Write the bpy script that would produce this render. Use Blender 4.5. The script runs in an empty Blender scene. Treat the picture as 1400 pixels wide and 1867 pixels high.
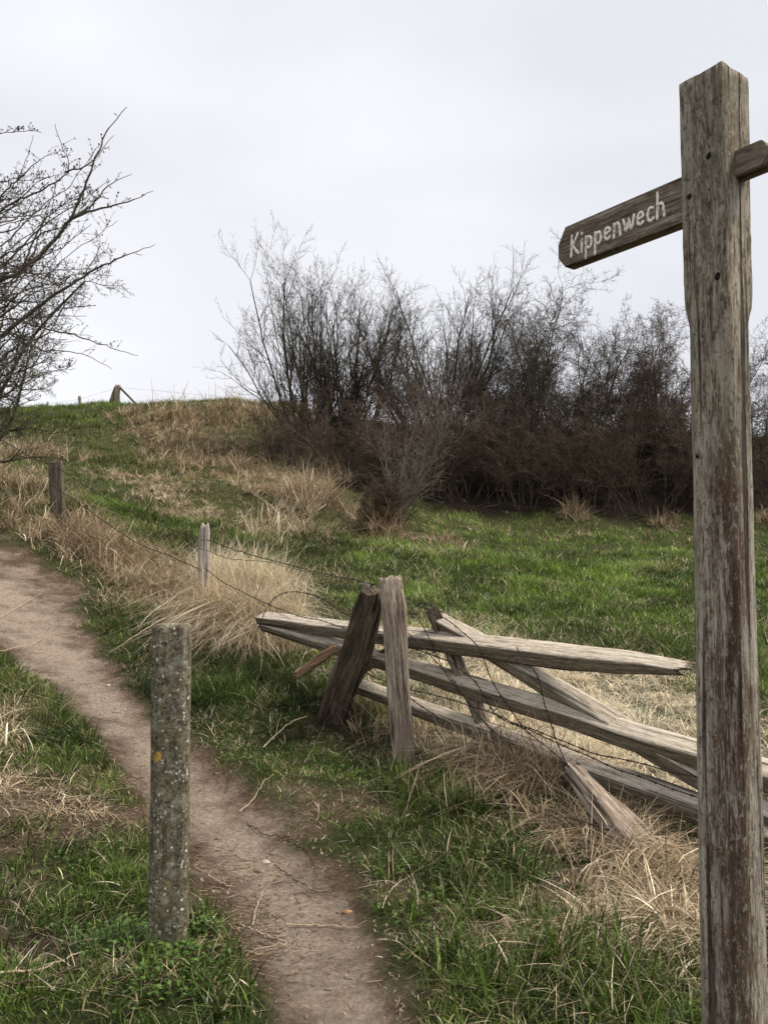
import bpy, math, random
import numpy as np
from mathutils import Vector, Matrix

# ------------------------------------------------------------------ camera
scene = bpy.context.scene
C = scene.collection
CH = 1.55
PITCH = math.radians(4.0)
F = 1510.0                                   # focal length in pixels of a 1400 px wide picture
cam = bpy.data.cameras.new('camera'); camo = bpy.data.objects.new('camera', cam); C.objects.link(camo)
cam.sensor_fit = 'HORIZONTAL'; cam.sensor_width = 36; cam.lens = 36 * F / 1400
cam.clip_start = 0.05; cam.clip_end = 2000
camo.location = (0, 0, CH); camo.rotation_euler = (math.radians(90) + PITCH, 0, 0)
scene.camera = camo

# ------------------------------------------------------------------ sky, sun, exposure
SUN_EL, SUN_AZ = math.radians(57), math.radians(95)      # azimuth clockwise from +Y
w = bpy.data.worlds.new('World'); scene.world = w; w.use_nodes = True
nt = w.node_tree; nt.nodes.clear()
def N(t, k, **kw):
    n = t.nodes.new(k)
    for a, b in kw.items(): setattr(n, a, b)
    return n
out = N(nt, 'ShaderNodeOutputWorld'); mix = N(nt, 'ShaderNodeMixShader')
sky = N(nt, 'ShaderNodeTexSky', sky_type='NISHITA'); sky.sun_disc = False
sky.sun_elevation = SUN_EL; sky.sun_rotation = SUN_AZ
bs = N(nt, 'ShaderNodeBackground'); bs.inputs[1].default_value = 0.1
nt.links.new(sky.outputs[0], bs.inputs[0])
bc = N(nt, 'ShaderNodeBackground')                         # the closed cloud deck
tc = N(nt, 'ShaderNodeTexCoord'); mp = N(nt, 'ShaderNodeMapping'); mp.inputs['Scale'].default_value = (1.0, 1.0, 2.6)
mp.inputs['Location'].default_value = (0.35, 0.1, 0.2)
nz = N(nt, 'ShaderNodeTexNoise'); nz.inputs['Scale'].default_value = 1.7; nz.inputs['Detail'].default_value = 5; nz.inputs['Roughness'].default_value = .42
cr = N(nt, 'ShaderNodeValToRGB')
cr.color_ramp.elements[0].position = .36; cr.color_ramp.elements[0].color = (.80, .805, .85, 1)
cr.color_ramp.elements[1].position = .60; cr.color_ramp.elements[1].color = (.955, .955, .985, 1)
nt.links.new(tc.outputs['Generated'], mp.inputs[0]); nt.links.new(mp.outputs[0], nz.inputs['Vector'])
nt.links.new(nz.outputs['Fac'], cr.inputs[0]); nt.links.new(cr.outputs[0], bc.inputs[0]); bc.inputs[1].default_value = 0.80
mix.inputs[0].default_value = .93
nt.links.new(bs.outputs[0], mix.inputs[1]); nt.links.new(bc.outputs[0], mix.inputs[2]); nt.links.new(mix.outputs[0], out.inputs[0])

sl = bpy.data.lights.new('sun', 'SUN'); sl.energy = 3.3; sl.angle = math.radians(16); sl.color = (1, .92, .80)
so = bpy.data.objects.new('sun', sl); C.objects.link(so)
sd = Vector((math.sin(SUN_AZ) * math.cos(SUN_EL), math.cos(SUN_AZ) * math.cos(SUN_EL), math.sin(SUN_EL)))
so.rotation_euler = sd.to_track_quat('Z', 'Y').to_euler(); so.location = (5, -5, 12)
scene.view_settings.view_transform = 'Standard'; scene.view_settings.look = 'None'
scene.view_settings.exposure = 0.42; scene.view_settings.gamma = 1

# ------------------------------------------------------------------ helpers
rng = np.random.default_rng(7)
cp, sp = math.cos(PITCH), math.sin(PITCH)
def ray(px, py):
    a, b = (px - 700) / F, (933.5 - py) / F
    return np.array([a, cp - sp * b, sp + cp * b])
def at(px, py, Y):
    d = ray(px, py); k = Y / d[1]
    return np.array([d[0] * k, Y, CH + d[2] * k])
def V(p): return Vector([float(c) for c in p])

def hash2(ix, iy, s):
    n = (ix.astype(np.int64) * 374761393 + iy.astype(np.int64) * 668265263 + s * 1274126177) & 0x7fffffff
    n = ((n ^ (n >> 13)) * 1103515245) & 0x7fffffff
    return ((n ^ (n >> 16)) & 0xffffff) / float(0xffffff)
def vnoise(x, y, s=0):
    x = np.asarray(x, float); y = np.asarray(y, float)
    ix, iy = np.floor(x), np.floor(y); fx, fy = x - ix, y - iy
    fx = fx * fx * (3 - 2 * fx); fy = fy * fy * (3 - 2 * fy)
    ix = ix.astype(np.int64); iy = iy.astype(np.int64)
    a, b, c, d = hash2(ix, iy, s), hash2(ix + 1, iy, s), hash2(ix, iy + 1, s), hash2(ix + 1, iy + 1, s)
    return (a * (1 - fx) + b * fx) * (1 - fy) + (c * (1 - fx) + d * fx) * fy
def fbm(x, y, s=0, o=4):
    t = 0; k = 1; n = 0
    for i in range(o):
        t = t + vnoise(x * 2 ** i + 13.7 * i, y * 2 ** i - 7.1 * i, s + i) * k; n += k; k *= .5
    return t / n
def sst(a, b, x):
    t = np.clip((x - a) / (b - a), 0, 1); return t * t * (3 - 2 * t)

# ------------------------------------------------------------------ the lie of the land
ctl = [(620,1867,2.85),(305,1720,3.42),(0,1867,2.9),(1250,1867,2.85),(450,1500,4.9),(300,1350,6.3),(130,1200,8.2),
 (0,1060,10.4),(0,1180,7.9),(0,1400,5.0),(100,1520,4.6),(0,1640,3.9),(740,1415,5.9),(600,1300,6.7),(450,1330,6.25),
 (500,1205,8.0),(372,1112,10),(200,1080,10.6),(105,945,13.5),(30,885,15.5),(100,1095,10),
 (900,1385,5.5),(1262,1530,4.35),(900,1700,3.4),(1250,1660,3.65),(800,1500,4.85),(1100,1265,7.6),(1300,1265,7.4),
 (850,1185,9),(750,1105,11),(1000,1100,12),(1300,1110,12),(1250,1025,16),(900,1005,17),(1600,1020,16),
 (700,1000,15),(550,1005,14.3),(600,930,18),(450,960,16),(300,935,17.2),(590,890,20.5),(800,935,22),(1000,948,23),
 (1250,956,24),(1500,956,24),(1900,960,25),(700,778,32),(900,778,32),(1100,788,32),(1300,798,32),(1600,802,33),(560,748,36),
 (400,860,23),(500,805,28),(300,830,26),(150,850,22),(0,832,22),(-150,850,20),
 (540,744,38),(400,743,40),(300,743,40),(200,742,40),(120,752,43),(0,760,45),(-200,775,46)]
P = [at(*c) for c in ctl]
for c in ctl[-7:] + [(700,778,32),(900,778,32),(1100,788,32),(1300,798,32),(1600,802,33)]:
    q = at(*c)
    P.append(q + np.array([0, 9, -.15])); P.append(q + np.array([0, 32, -.6]))
P += [np.array(q, float) for q in [(8,-5,0),(-8,-5,.2),(0,-6,0),(15,-15,0),(-15,-15,.3),(0,0,0),(2,0,0),(-2,0,.03),(-8,3,.6),(-12,8,1.9),(8,3,0),(8,8,.45),(16,10,.8),(-14,16,3.4),(-22,30,6.5),(-4.6,5,.55)]]
P = np.array(P)
def U(r2): return np.where(r2 > 1e-12, .5 * r2 * np.log(np.maximum(r2, 1e-12)), 0)
n_ = len(P); A = np.zeros((n_ + 3, n_ + 3)); r2 = ((P[:, None, :2] - P[None, :, :2]) ** 2).sum(2)
A[:n_, :n_] = U(r2) + np.eye(n_) * .35
A[:n_, n_] = 1; A[:n_, n_ + 1:] = P[:, :2]; A[n_, :n_] = 1; A[n_ + 1:, :n_] = P[:, :2].T
wt = np.linalg.solve(A, np.concatenate([P[:, 2], [0, 0, 0]]))
def h0(x, y):
    x = np.asarray(x, float); y = np.asarray(y, float); sh = x.shape
    xf, yf = np.clip(x.ravel(), -40, 40), np.clip(y.ravel(), -18, 70); o = np.full(xf.shape, wt[n_]) + wt[n_ + 1] * xf + wt[n_ + 2] * yf
    for i in range(n_): o += wt[i] * U((xf - P[i, 0]) ** 2 + (yf - P[i, 1]) ** 2)
    return np.clip(o, -.6, 10.5).reshape(sh)
def ground(px, py):
    d = ray(px, py); k = np.arange(1.5, 60, .02); q = d[None] * k[:, None]
    hh = h0(q[:, 0], q[:, 1]); below = (CH + q[:, 2]) < hh
    i = int(np.argmax(below)) if below.any() else len(k) - 1
    return q[i, :2]
# path: left and right edge of the trodden strip
pairs = [((470,2300),(900,2300)),((500,1867),(775,1867)),((405,1680),(715,1690)),((335,1580),(640,1580)),((280,1500),(545,1500)),((225,1430),(455,1440)),
 ((165,1330),(345,1345)),((95,1268),(245,1240)),((20,1192),(125,1128)),((-90,1118),(22,1014)),((-220,1030),(-70,940)),((-420,960),(-200,880))]
pc = []
for L_, R_ in pairs:
    l, r = ground(*L_), ground(*R_)
    pc.append((*(l + r) / 2, np.hypot(*(r - l)) / 2))
pc = np.array(pc)
def path_d(x, y):
    """distance from the middle of the path in half widths"""
    best = np.full(np.shape(x), 99.)
    for a, b in zip(pc[:-1], pc[1:]):
        ab = b[:2] - a[:2]; t = np.clip(((x - a[0]) * ab[0] + (y - a[1]) * ab[1]) / (ab @ ab), 0, 1)
        d = np.hypot(x - a[0] - t * ab[0], y - a[1] - t * ab[1]) / (a[2] + t * (b[2] - a[2])) / .82
        best = np.minimum(best, d)
    return best
def path_m(x, y):
    d = path_d(x, y) + (fbm(x * 2.2, y * 2.2, 5) - .5) * .75 + (fbm(x * 9, y * 9, 9, 3) - .5) * .35
    # bare patch left of the bollard
    bx, by = bare
    b = np.exp(-(((x - bx) / .45) ** 2 + ((y - by) / .22) ** 2)) * .8
    return 1 - sst(.78, 1.12, d - b)
bare = ground(215, 1495)
def H(x, y):
    x = np.asarray(x, float); y = np.asarray(y, float)
    h = h0(x, y); d = path_d(x, y); off = sst(.8, 1.6, d)
    h = h - .05 * (1 - sst(.6, 1.3, d))
    h = h + off * ((fbm(x * 1.1, y * 1.1, 21) - .5) * .16 + (fbm(x * 4, y * 4, 31, 3) - .5) * .07)
    h = h + off * (fbm(x * .55, y * .55, 51, 3) - .5) * .42 * sst(13, 20, y)
    h = h + (1 - off) * ((fbm(x * 3, y * 3, 41) - .5) * .035 + (fbm(x * 14, y * 14, 43, 3) - .5) * .012)
    return h

# ------------------------------------------------------------------ object helpers
def tag(o, label=None, cat=None, group=None, kind=None):
    if label: o['label'] = label
    if cat: o['category'] = cat
    if group: o['group'] = group
    if kind: o['kind'] = kind
    return o
def empty(name, loc, **kw):
    o = bpy.data.objects.new(name, None); C.objects.link(o); o.location = V(loc); o.empty_display_size = .1
    return tag(o, **kw)
def link(name, me, mat, parent=None, M=None):
    o = bpy.data.objects.new(name, me); C.objects.link(o)
    if mat is not None: me.materials.append(mat)
    M = M or Matrix()
    if parent is not None:
        o.parent = parent; M = Matrix.Translation(-parent.location) @ M
    o.matrix_basis = M
    return o
def np_mesh(name, verts, polys, col=None, smooth=False, tip=None):
    """polys: list of (k,n) int arrays"""
    me = bpy.data.meshes.new(name)
    me.vertices.add(len(verts)); me.vertices.foreach_set('co', np.asarray(verts, np.float32).ravel())
    tot = np.concatenate([np.full(len(p), p.shape[1], np.int32) for p in polys if len(p)])
    idx = np.concatenate([p.ravel() for p in polys if len(p)]).astype(np.int32)
    st = np.concatenate([[0], np.cumsum(tot)[:-1]]).astype(np.int32)
    me.loops.add(len(idx)); me.loops.foreach_set('vertex_index', idx)
    me.polygons.add(len(tot)); me.polygons.foreach_set('loop_start', st)
    if smooth: me.polygons.foreach_set('use_smooth', np.ones(len(tot), bool))
    me.update(calc_edges=True)
    if col is not None:
        a = me.attributes.new('col', 'FLOAT_COLOR', 'POINT'); c4 = np.ones((len(verts), 4), np.float32); c4[:, :3] = col
        a.data.foreach_set('color', c4.ravel())
    return me

def tubes(segs, sides=3):
    """segs (n,8): p0 p1 r0 r1"""
    s = np.asarray(segs, float); n = len(s)
    p0, p1, r0, r1 = s[:, 0:3], s[:, 3:6], s[:, 6], s[:, 7]
    d = p1 - p0; d /= np.maximum(np.linalg.norm(d, axis=1, keepdims=True), 1e-9)
    up = np.where(np.abs(d[:, 2:3]) > .9, np.array([[1., 0, 0]]), np.array([[0, 0, 1.]]))
    a = np.cross(d, up); a /= np.linalg.norm(a, axis=1, keepdims=True); b = np.cross(d, a)
    vs = []
    for (p, r) in ((p0, r0), (p1, r1)):
        for k in range(sides):
            t = 2 * math.pi * k / sides
            vs.append(p + (a * math.cos(t) + b * math.sin(t)) * r[:, None])
    v = np.stack(vs, 1).reshape(-1, 3); base = np.arange(n)[:, None] * 2 * sides
    q = np.concatenate([base + np.array([[k, (k + 1) % sides, sides + (k + 1) % sides, sides + k]]) for k in range(sides)])
    return v, q
def tube_mesh(name, segs, thick=.012, smooth=True):
    s = np.asarray(segs, float); big = s[:, 6] > thick; vs, ps, off = [], [], 0
    for m, k in ((big, 8), (~big, 3)):
        if m.any():
            v, q = tubes(s[m], k); vs.append(v); ps.append(q + off); off += len(v)
    return np_mesh(name, np.concatenate(vs), [np.concatenate(ps)], smooth=smooth)

# ------------------------------------------------------------------ materials
def mat(name):
    m = bpy.data.materials.new(name); m.use_nodes = True; t = m.node_tree
    return m, t, t.nodes['Principled BSDF'], t.nodes['Material Output']
def ramp(t, stops, interp='LINEAR'):
    r = N(t, 'ShaderNodeValToRGB'); r.color_ramp.interpolation = interp
    e = r.color_ramp.elements
    while len(e) < len(stops): e.new(.5)
    for k, (p, c) in zip(e, stops): k.position = p; k.color = (*c, 1)
    return r
def noise(t, src, scale, detail=4, rough=.6, map_scale=None, loc=None, dist=0):
    v = src
    if map_scale or loc:
        mpn = N(t, 'ShaderNodeMapping')
        if map_scale: mpn.inputs['Scale'].default_value = map_scale
        if loc: mpn.inputs['Location'].default_value = loc
        t.links.new(src, mpn.inputs[0]); v = mpn.outputs[0]
    n = N(t, 'ShaderNodeTexNoise'); n.inputs['Scale'].default_value = scale; n.inputs['Detail'].default_value = detail
    n.inputs['Roughness'].default_value = rough; n.inputs['Distortion'].default_value = dist
    t.links.new(v, n.inputs['Vector']); return n.outputs['Fac']
def mixc(t, fac, a, b, mode='MIX'):
    m = N(t, 'ShaderNodeMix', data_type='RGBA', blend_type=mode)
    for s, v in ((m.inputs[0], fac), (m.inputs[6], a), (m.inputs[7], b)):
        if hasattr(v, 'is_output'): t.links.new(v, s)
        elif isinstance(v, (int, float)): s.default_value = v
        else: s.default_value = (*v, 1)
    return m.outputs[2]
def mth(t, op, a, b=None, clamp=False):
    m = N(t, 'ShaderNodeMath', operation=op, use_clamp=clamp)
    for s, v in zip(m.inputs, (a, b)):
        if v is None: continue
        if hasattr(v, 'is_output'): t.links.new(v, s)
        else: s.default_value = v
    return m.outputs[0]
def sel(t, f, a, b):
    return ramp_out(t, f, [(a, (0, 0, 0)), (b, (1, 1, 1))])
def ramp_out(t, f, stops):
    r = ramp(t, stops); t.links.new(f, r.inputs[0]); return r.outputs[0]
def bump(t, bsdf, h, strength=.5, dist=.01):
    b = N(t, 'ShaderNodeBump'); b.inputs['Strength'].default_value = strength; b.inputs['Distance'].default_value = dist
    t.links.new(h, b.inputs['Height']); t.links.new(b.outputs[0], bsdf.inputs['Normal'])

def wood(name, light, mid, dark, fine=1.0, stain=None, stain_amt=.5, lichen=None, lichen_amt=.5, bstr=.7, seed=0, hi=(.40,.36,.31), post=0, bleach_toplit=0):
    m, t, b, o = mat(name); co = N(t, 'ShaderNodeTexCoord').outputs['Object']; L = (seed * 3.1, seed * 1.7, seed * 2.3)
    ga = noise(t, co, 1, 9, .72, (75 * fine, 75 * fine, 3.2 * fine), L, .35)          # grain
    g2 = noise(t, co, 1, 6, .7, (190 * fine, 190 * fine, 22), L)
    fl = noise(t, co, 1, 6, .75, (60, 60, 17), (L[2], L[0], L[1]), .5)                # short flakes and weathered fibres
    big = noise(t, co, 1, 3, .5, (9, 9, 2.2), L)
    g = mth(t, 'ADD', mth(t, 'MULTIPLY', ga, .52), mth(t, 'ADD', mth(t, 'MULTIPLY', g2, .2), mth(t, 'MULTIPLY', fl, .28)))
    c = ramp_out(t, g, [(.41, dark), (.475, mid), (.53, light), (.60, hi)])
    c = mixc(t, mth(t, 'MULTIPLY', sel(t, big, .38, .68), .3), c, mid)
    cr_ = sel(t, noise(t, co, 1, 2, .5, (34, 34, .9), (L[0] + 5, L[1], L[2]), .1), .60, .66)      # long checks
    if stain:
        s = noise(t, co, 1, 5, .65, (16, 16, 1.3), (L[0], L[1] + 9, L[2]), .4)
        c = mixc(t, mth(t, 'MULTIPLY', sel(t, s, .50, .60), stain_amt), c, stain)
    if lichen:
        l = noise(t, co, 55, 6, .75, None, L); lb = noise(t, co, 5, 2, .5, (1, 1, .45), L)
        c = mixc(t, mth(t, 'MULTIPLY', mth(t, 'MULTIPLY', sel(t, l, .50, .60), sel(t, lb, .42, .6)), lichen_amt), c, lichen)
    if post:
        sx = N(t, 'ShaderNodeSeparateXYZ'); t.links.new(co, sx.inputs[0])
        wob = mth(t, 'MULTIPLY', mth(t, 'SUBTRACT', noise(t, co, 1, 4, .6, (14, 14, 3.2), L), .5), .13)
        xx = mth(t, 'ADD', sx.outputs['X'], wob)
        low = sel(t, sx.outputs['Z'], 0, 1)
        zr = N(t, 'ShaderNodeMapRange'); zr.inputs[1].default_value = post; zr.inputs[2].default_value = post - .25; t.links.new(sx.outputs['Z'], zr.inputs[0]); low = zr.outputs[0]
        palem = mth(t, 'MULTIPLY', mth(t, 'MULTIPLY', sel(t, xx, -.01, .02), low), .8)
        pl = ramp_out(t, g, [(.40, (.14,.11,.085)), (.49, (.33,.295,.24)), (.60, (.50,.47,.41))])
        c = mixc(t, palem, c, pl)
        fk = noise(t, co, 1, 9, .8, (46, 46, 6.5), (3, 1, 8), .5); fk2 = noise(t, co, 1, 9, .8, (110, 110, 15), (6, 4, 2), .3)
        c = mixc(t, mth(t, 'MULTIPLY', sel(t, fk, .505, .54), .62), c, (.54,.495,.42))
        c = mixc(t, mth(t, 'MULTIPLY', sel(t, fk2, .53, .57), .6), c, (.075,.048,.03))
        # rain-washed dark heartwood exposed near the front corner
        ns = noise(t, co, 1, 7, .75, (34, 34, 2.6), (2, 7, 3), .6)
        cx = mth(t, 'ABSOLUTE', mth(t, 'ADD', mth(t, 'SUBTRACT', xx, mth(t, 'MULTIPLY', sx.outputs['Y'], 1)), .0))
        dk = mth(t, 'MULTIPLY', mth(t, 'MULTIPLY', sel(t, mth(t, 'SUBTRACT', .085, cx), 0, .06), low), sel(t, ns, .43, .485))
        c = mixc(t, mth(t, 'MULTIPLY', dk, .85), c, (.065,.030,.016))
        # green algae towards the top
        c = mixc(t, mth(t, 'MULTIPLY', mth(t, 'SUBTRACT', 1.0, low), mth(t, 'MULTIPLY', sel(t, big, .3, .6), .5)), c, (.085,.08,.042))
        sp2 = noise(t, co, 85, 5, .8, (1, 1, .45), (1, 9, 4)); c = mixc(t, mth(t, 'MULTIPLY', sel(t, sp2, .55, .60), .6), c, (.42,.39,.31))
        sp3 = noise(t, co, 60, 5, .8, (1, 1, .5), (8, 3, 6)); c = mixc(t, mth(t, 'MULTIPLY', sel(t, sp3, .55, .60), .7), c, (.04,.03,.02))
    if bleach_toplit:                                             # upper faces paler: silvered timber plus overhead light put into the colour
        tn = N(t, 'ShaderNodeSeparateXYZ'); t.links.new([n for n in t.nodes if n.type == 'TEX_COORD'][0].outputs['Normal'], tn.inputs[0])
        bl = mth(t, 'MULTIPLY', sel(t, mth(t, 'MULTIPLY', tn.outputs['Y'], -1.0), .62, .80), bleach_toplit)
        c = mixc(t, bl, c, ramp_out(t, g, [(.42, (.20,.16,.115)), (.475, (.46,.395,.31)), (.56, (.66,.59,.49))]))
    ck = mth(t, 'MULTIPLY', cr_, .8)
    c = mixc(t, ck, c, (dark[0] * .5, dark[1] * .5, dark[2] * .5))
    t.links.new(c, b.inputs['Base Color']); b.inputs['Roughness'].default_value = .9; b.inputs['Specular IOR Level'].default_value = .25
    hh = mth(t, 'SUBTRACT', mth(t, 'MULTIPLY', g, 2.0), mth(t, 'MULTIPLY', cr_, .8))
    bump(t, b, hh, bstr, .008)
    return m
def plain(name, c, rough=.8, var=None, scale=20, spec=.3, lo=.35, hi=.65):
    m, t, b, o = mat(name); co = N(t, 'ShaderNodeTexCoord').outputs['Object']
    v = var or tuple(k * .55 for k in c)
    f = noise(t, co, scale, 5, .65)
    t.links.new(ramp_out(t, f, [(lo, v), (hi, c)]), b.inputs['Base Color'])
    b.inputs['Roughness'].default_value = rough; b.inputs['Specular IOR Level'].default_value = spec
    return m
def blade_mat(name, trans=.35, rough=.6):
    m, t, b, o = mat(name); a = N(t, 'ShaderNodeAttribute', attribute_name='col')
    t.links.new(a.outputs['Color'], b.inputs['Base Color']); b.inputs['Roughness'].default_value = rough; b.inputs['Specular IOR Level'].default_value = .25
    tr = N(t, 'ShaderNodeBsdfTranslucent'); mx = N(t, 'ShaderNodeMixShader'); mx.inputs[0].default_value = trans
    t.links.new(a.outputs['Color'], tr.inputs[0]); t.links.new(b.outputs[0], mx.inputs[1]); t.links.new(tr.outputs[0], mx.inputs[2])
    t.links.new(mx.outputs[0], o.inputs[0]); return m

M_post = wood('signpost_wood', (.43,.365,.28), (.22,.17,.12), (.040,.024,.014), 1.0, stain=(.045,.022,.014), stain_amt=.45, lichen=(.40,.385,.32), lichen_amt=.4, bstr=1.0, seed=1, post=2.0)
M_arm = wood('arm_wood', (.25,.205,.15), (.12,.085,.058), (.030,.018,.012), 1.0, stain=(.05,.024,.016), stain_amt=.5, lichen=(.3,.3,.24), lichen_amt=.35, bstr=1, seed=2, hi=(.42,.38,.31))
M_gate = wood('gate_wood', (.25,.21,.155), (.155,.122,.086), (.045,.033,.022), .9, bleach_toplit=.85, stain=(.10,.085,.05), stain_amt=.4, lichen=(.35,.34,.26), lichen_amt=.25, bstr=.8, seed=3, hi=(.46,.43,.38))
M_grey = wood('grey_post_wood', (.36,.295,.23), (.24,.185,.14), (.07,.048,.035), .9, stain=(.11,.075,.055), stain_amt=.45, bstr=1, seed=4, hi=(.52,.47,.42))
M_dark = wood('dark_post_wood', (.155,.125,.092), (.085,.066,.047), (.03,.022,.016), .8, stain=(.035,.024,.016), stain_amt=.5, bstr=1, seed=5, hi=(.24,.2,.16))
M_brown = wood('split_plank_wood', (.30,.19,.12), (.17,.10,.06), (.05,.03,.02), .9, bstr=.9, seed=6, hi=(.42,.32,.23))
M_pale = wood('pale_stake_wood', (.42,.37,.33), (.31,.265,.23), (.13,.10,.085), 1, bstr=.8, seed=7, hi=(.56,.52,.47))
M_letter = plain('letter_paint', (.86,.81,.72), .7, (.24,.19,.14), 75, lo=.36, hi=.46)
M_wire = plain('rusty_wire', (.055,.035,.028), .7, (.02,.015,.013), 60)
M_hole = plain('hole', (.012,.010,.008), 1)

def concrete():
    m, t, b, o = mat('pebbled_concrete'); co = N(t, 'ShaderNodeTexCoord').outputs['Object']
    base = ramp_out(t, noise(t, co, 28, 6, .7), [(.35, (.050,.042,.026)), (.5, (.145,.124,.082)), (.66, (.27,.24,.175))])
    moss = noise(t, co, 4, 3, .5, None, (3, 1, 2))
    base = mixc(t, mth(t, 'MULTIPLY', sel(t, moss, .45, .65), .45), base, (.10,.10,.055))
    pits = noise(t, co, 95, 3, .6, None, (7, 2, 1)); base = mixc(t, sel(t, pits, .60, .66), base, (.022,.018,.014))
    vo = N(t, 'ShaderNodeTexVoronoi', feature='F1'); vo.inputs['Scale'].default_value = 74; vo.inputs['Randomness'].default_value = 1
    jit = N(t, 'ShaderNodeTexNoise'); jit.inputs['Scale'].default_value = 110; jit.inputs['Detail'].default_value = 3; t.links.new(co, jit.inputs['Vector'])
    ad = N(t, 'ShaderNodeMix', data_type='RGBA', blend_type='ADD'); ad.inputs[0].default_value = .02; t.links.new(co, ad.inputs[6]); t.links.new(jit.outputs['Color'], ad.inputs[7])
    t.links.new(ad.outputs[2], vo.inputs['Vector'])
    sep = N(t, 'ShaderNodeSeparateColor'); t.links.new(vo.outputs['Color'], sep.inputs[0])
    thr = mth(t, 'MULTIPLY', sel(t, sep.outputs[0], .60, .95), .50)
    chip = mth(t, 'LESS_THAN', vo.outputs['Distance'], thr)
    cc = ramp_out(t, sep.outputs[1], [(0, (.28,.26,.22)), (.5, (.45,.42,.36)), (.97, (.80,.77,.69))])
    base = mixc(t, chip, base, cc)
    big = noise(t, co, 16, 7, .72, (1, 1, .8), (4, 4, 8)); base = mixc(t, mth(t, 'MULTIPLY', sel(t, big, .56, .59), .6), base, (.27,.265,.22))
    fl = noise(t, co, 1, 7, .75, (38, 38, 9), (1, 2, 3)); base = mixc(t, mth(t, 'MULTIPLY', sel(t, fl, .55, .62), .45), base, (.24,.225,.16))
    fl2 = noise(t, co, 1, 7, .75, (30, 30, 6), (6, 2, 3)); base = mixc(t, mth(t, 'MULTIPLY', sel(t, fl2, .54, .62), .6), base, (.045,.038,.026))
    li = noise(t, co, 7, 5, .6, None, (9.2, 5.1, 1.3)); base = mixc(t, mth(t, 'MULTIPLY', sel(t, li, .70, .715), .85), base, (.48,.27,.05))
    t.links.new(base, b.inputs['Base Color']); b.inputs['Roughness'].default_value = .95; b.inputs['Specular IOR Level'].default_value = .2
    hh = mth(t, 'ADD', mth(t, 'ADD', noise(t, co, 60, 6, .7), mth(t, 'MULTIPLY', chip, .4)), mth(t, 'MULTIPLY', sel(t, pits, .58, .66), -.9))
    bump(t, b, hh, .9, .006); return m
M_conc = concrete()

def ground_mat():
    m, t, b, o = mat('soil_and_turf'); co = N(t, 'ShaderNodeTexCoord').outputs['Object']
    a = N(t, 'ShaderNodeAttribute', attribute_name='path'); d = N(t, 'ShaderNodeAttribute', attribute_name='dusty')
    n1 = noise(t, co, 3.5, 6, .65); n2 = noise(t, co, 38, 8, .78); n3 = noise(t, co, 150, 5, .8)
    damp = ramp_out(t, n2, [(.32, (.050,.030,.019)), (.5, (.115,.075,.050)), (.66, (.20,.14,.096))])
    dust = ramp_out(t, n2, [(.3, (.23,.178,.132)), (.5, (.38,.305,.237)), (.68, (.58,.49,.40))])
    f = mth(t, 'ADD', d.outputs['Fac'], mth(t, 'MULTIPLY', mth(t, 'SUBTRACT', n1, .5), 3.0), True)
    soil = mixc(t, f, damp, dust)
    soil = mixc(t, mth(t, 'MULTIPLY', sel(t, n3, .56, .64), .7), soil, (.05,.033,.024)); soil = mixc(t, mth(t, 'MULTIPLY', sel(t, noise(t, co, 90, 3, .7, None, (5, 5, 5)), .62, .68), .6), soil, (.46,.39,.31))
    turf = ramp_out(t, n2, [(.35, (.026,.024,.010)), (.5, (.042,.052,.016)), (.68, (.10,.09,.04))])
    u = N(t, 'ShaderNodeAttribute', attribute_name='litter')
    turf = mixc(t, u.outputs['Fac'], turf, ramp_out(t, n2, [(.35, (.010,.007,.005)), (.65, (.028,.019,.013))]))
    c = mixc(t, a.outputs['Fac'], turf, soil)
    t.links.new(c, b.inputs['Base Color']); b.inputs['Roughness'].default_value = .95; b.inputs['Specular IOR Level'].default_value = .15
    hh = mth(t, 'ADD', n2, mth(t, 'MULTIPLY', n3, .4)); bump(t, b, hh, 1.0, .035); return m

# ------------------------------------------------------------------ terrain
def grow_axis(a, b, step, far, k=1.13):
    core = list(np.arange(a, b, step)); s = step; v = core[-1]; hi = []
    while v < far: s *= k; v += s; hi.append(v)
    s = step; v = core[0]; lo = []
    while v > -far: s *= k; v -= s; lo.append(v)
    return np.array(lo[::-1] + core + hi)
xs = np.concatenate([grow_axis(-7.5, 7.5, .055, 420, 1.09)])
ys = grow_axis(1.8, 13, .055, 460, 1.035)
ys = ys[(ys > -60)]
GX, GY = np.meshgrid(xs, ys)
GZ = H(GX, GY)
nx, ny = len(xs), len(ys)
ii = (np.arange(ny - 1)[:, None] * nx + np.arange(nx - 1)[None]).ravel()
q = np.stack([ii, ii + 1, ii + nx + 1, ii + nx], 1)
me = np_mesh('ground', np.stack([GX.ravel(), GY.ravel(), GZ.ravel()], 1), [q], smooth=True)
pd = path_d(GX, GY); pm = path_m(GX, GY)
HB = [at(590,890,20.5)[:2], at(700,925,22)[:2], at(1000,948,23.3)[:2], at(1400,956,24.4)[:2], at(1900,960,25.5)[:2]]
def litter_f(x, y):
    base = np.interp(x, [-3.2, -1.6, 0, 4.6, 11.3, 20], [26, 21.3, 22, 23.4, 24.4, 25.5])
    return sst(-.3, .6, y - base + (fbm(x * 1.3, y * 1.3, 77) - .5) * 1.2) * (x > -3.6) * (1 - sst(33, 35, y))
thinG = sst(.58, .73, fbm(GX * 2.3 + 5, GY * 2.3, 121, 4)) * (1 - sst(5, 8, GY)) * .8
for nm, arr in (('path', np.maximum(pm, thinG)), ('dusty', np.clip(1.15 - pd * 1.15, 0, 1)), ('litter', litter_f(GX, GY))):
    at_ = me.attributes.new(nm, 'FLOAT', 'POINT'); at_.data.foreach_set('value', arr.ravel().astype(np.float32))
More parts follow.
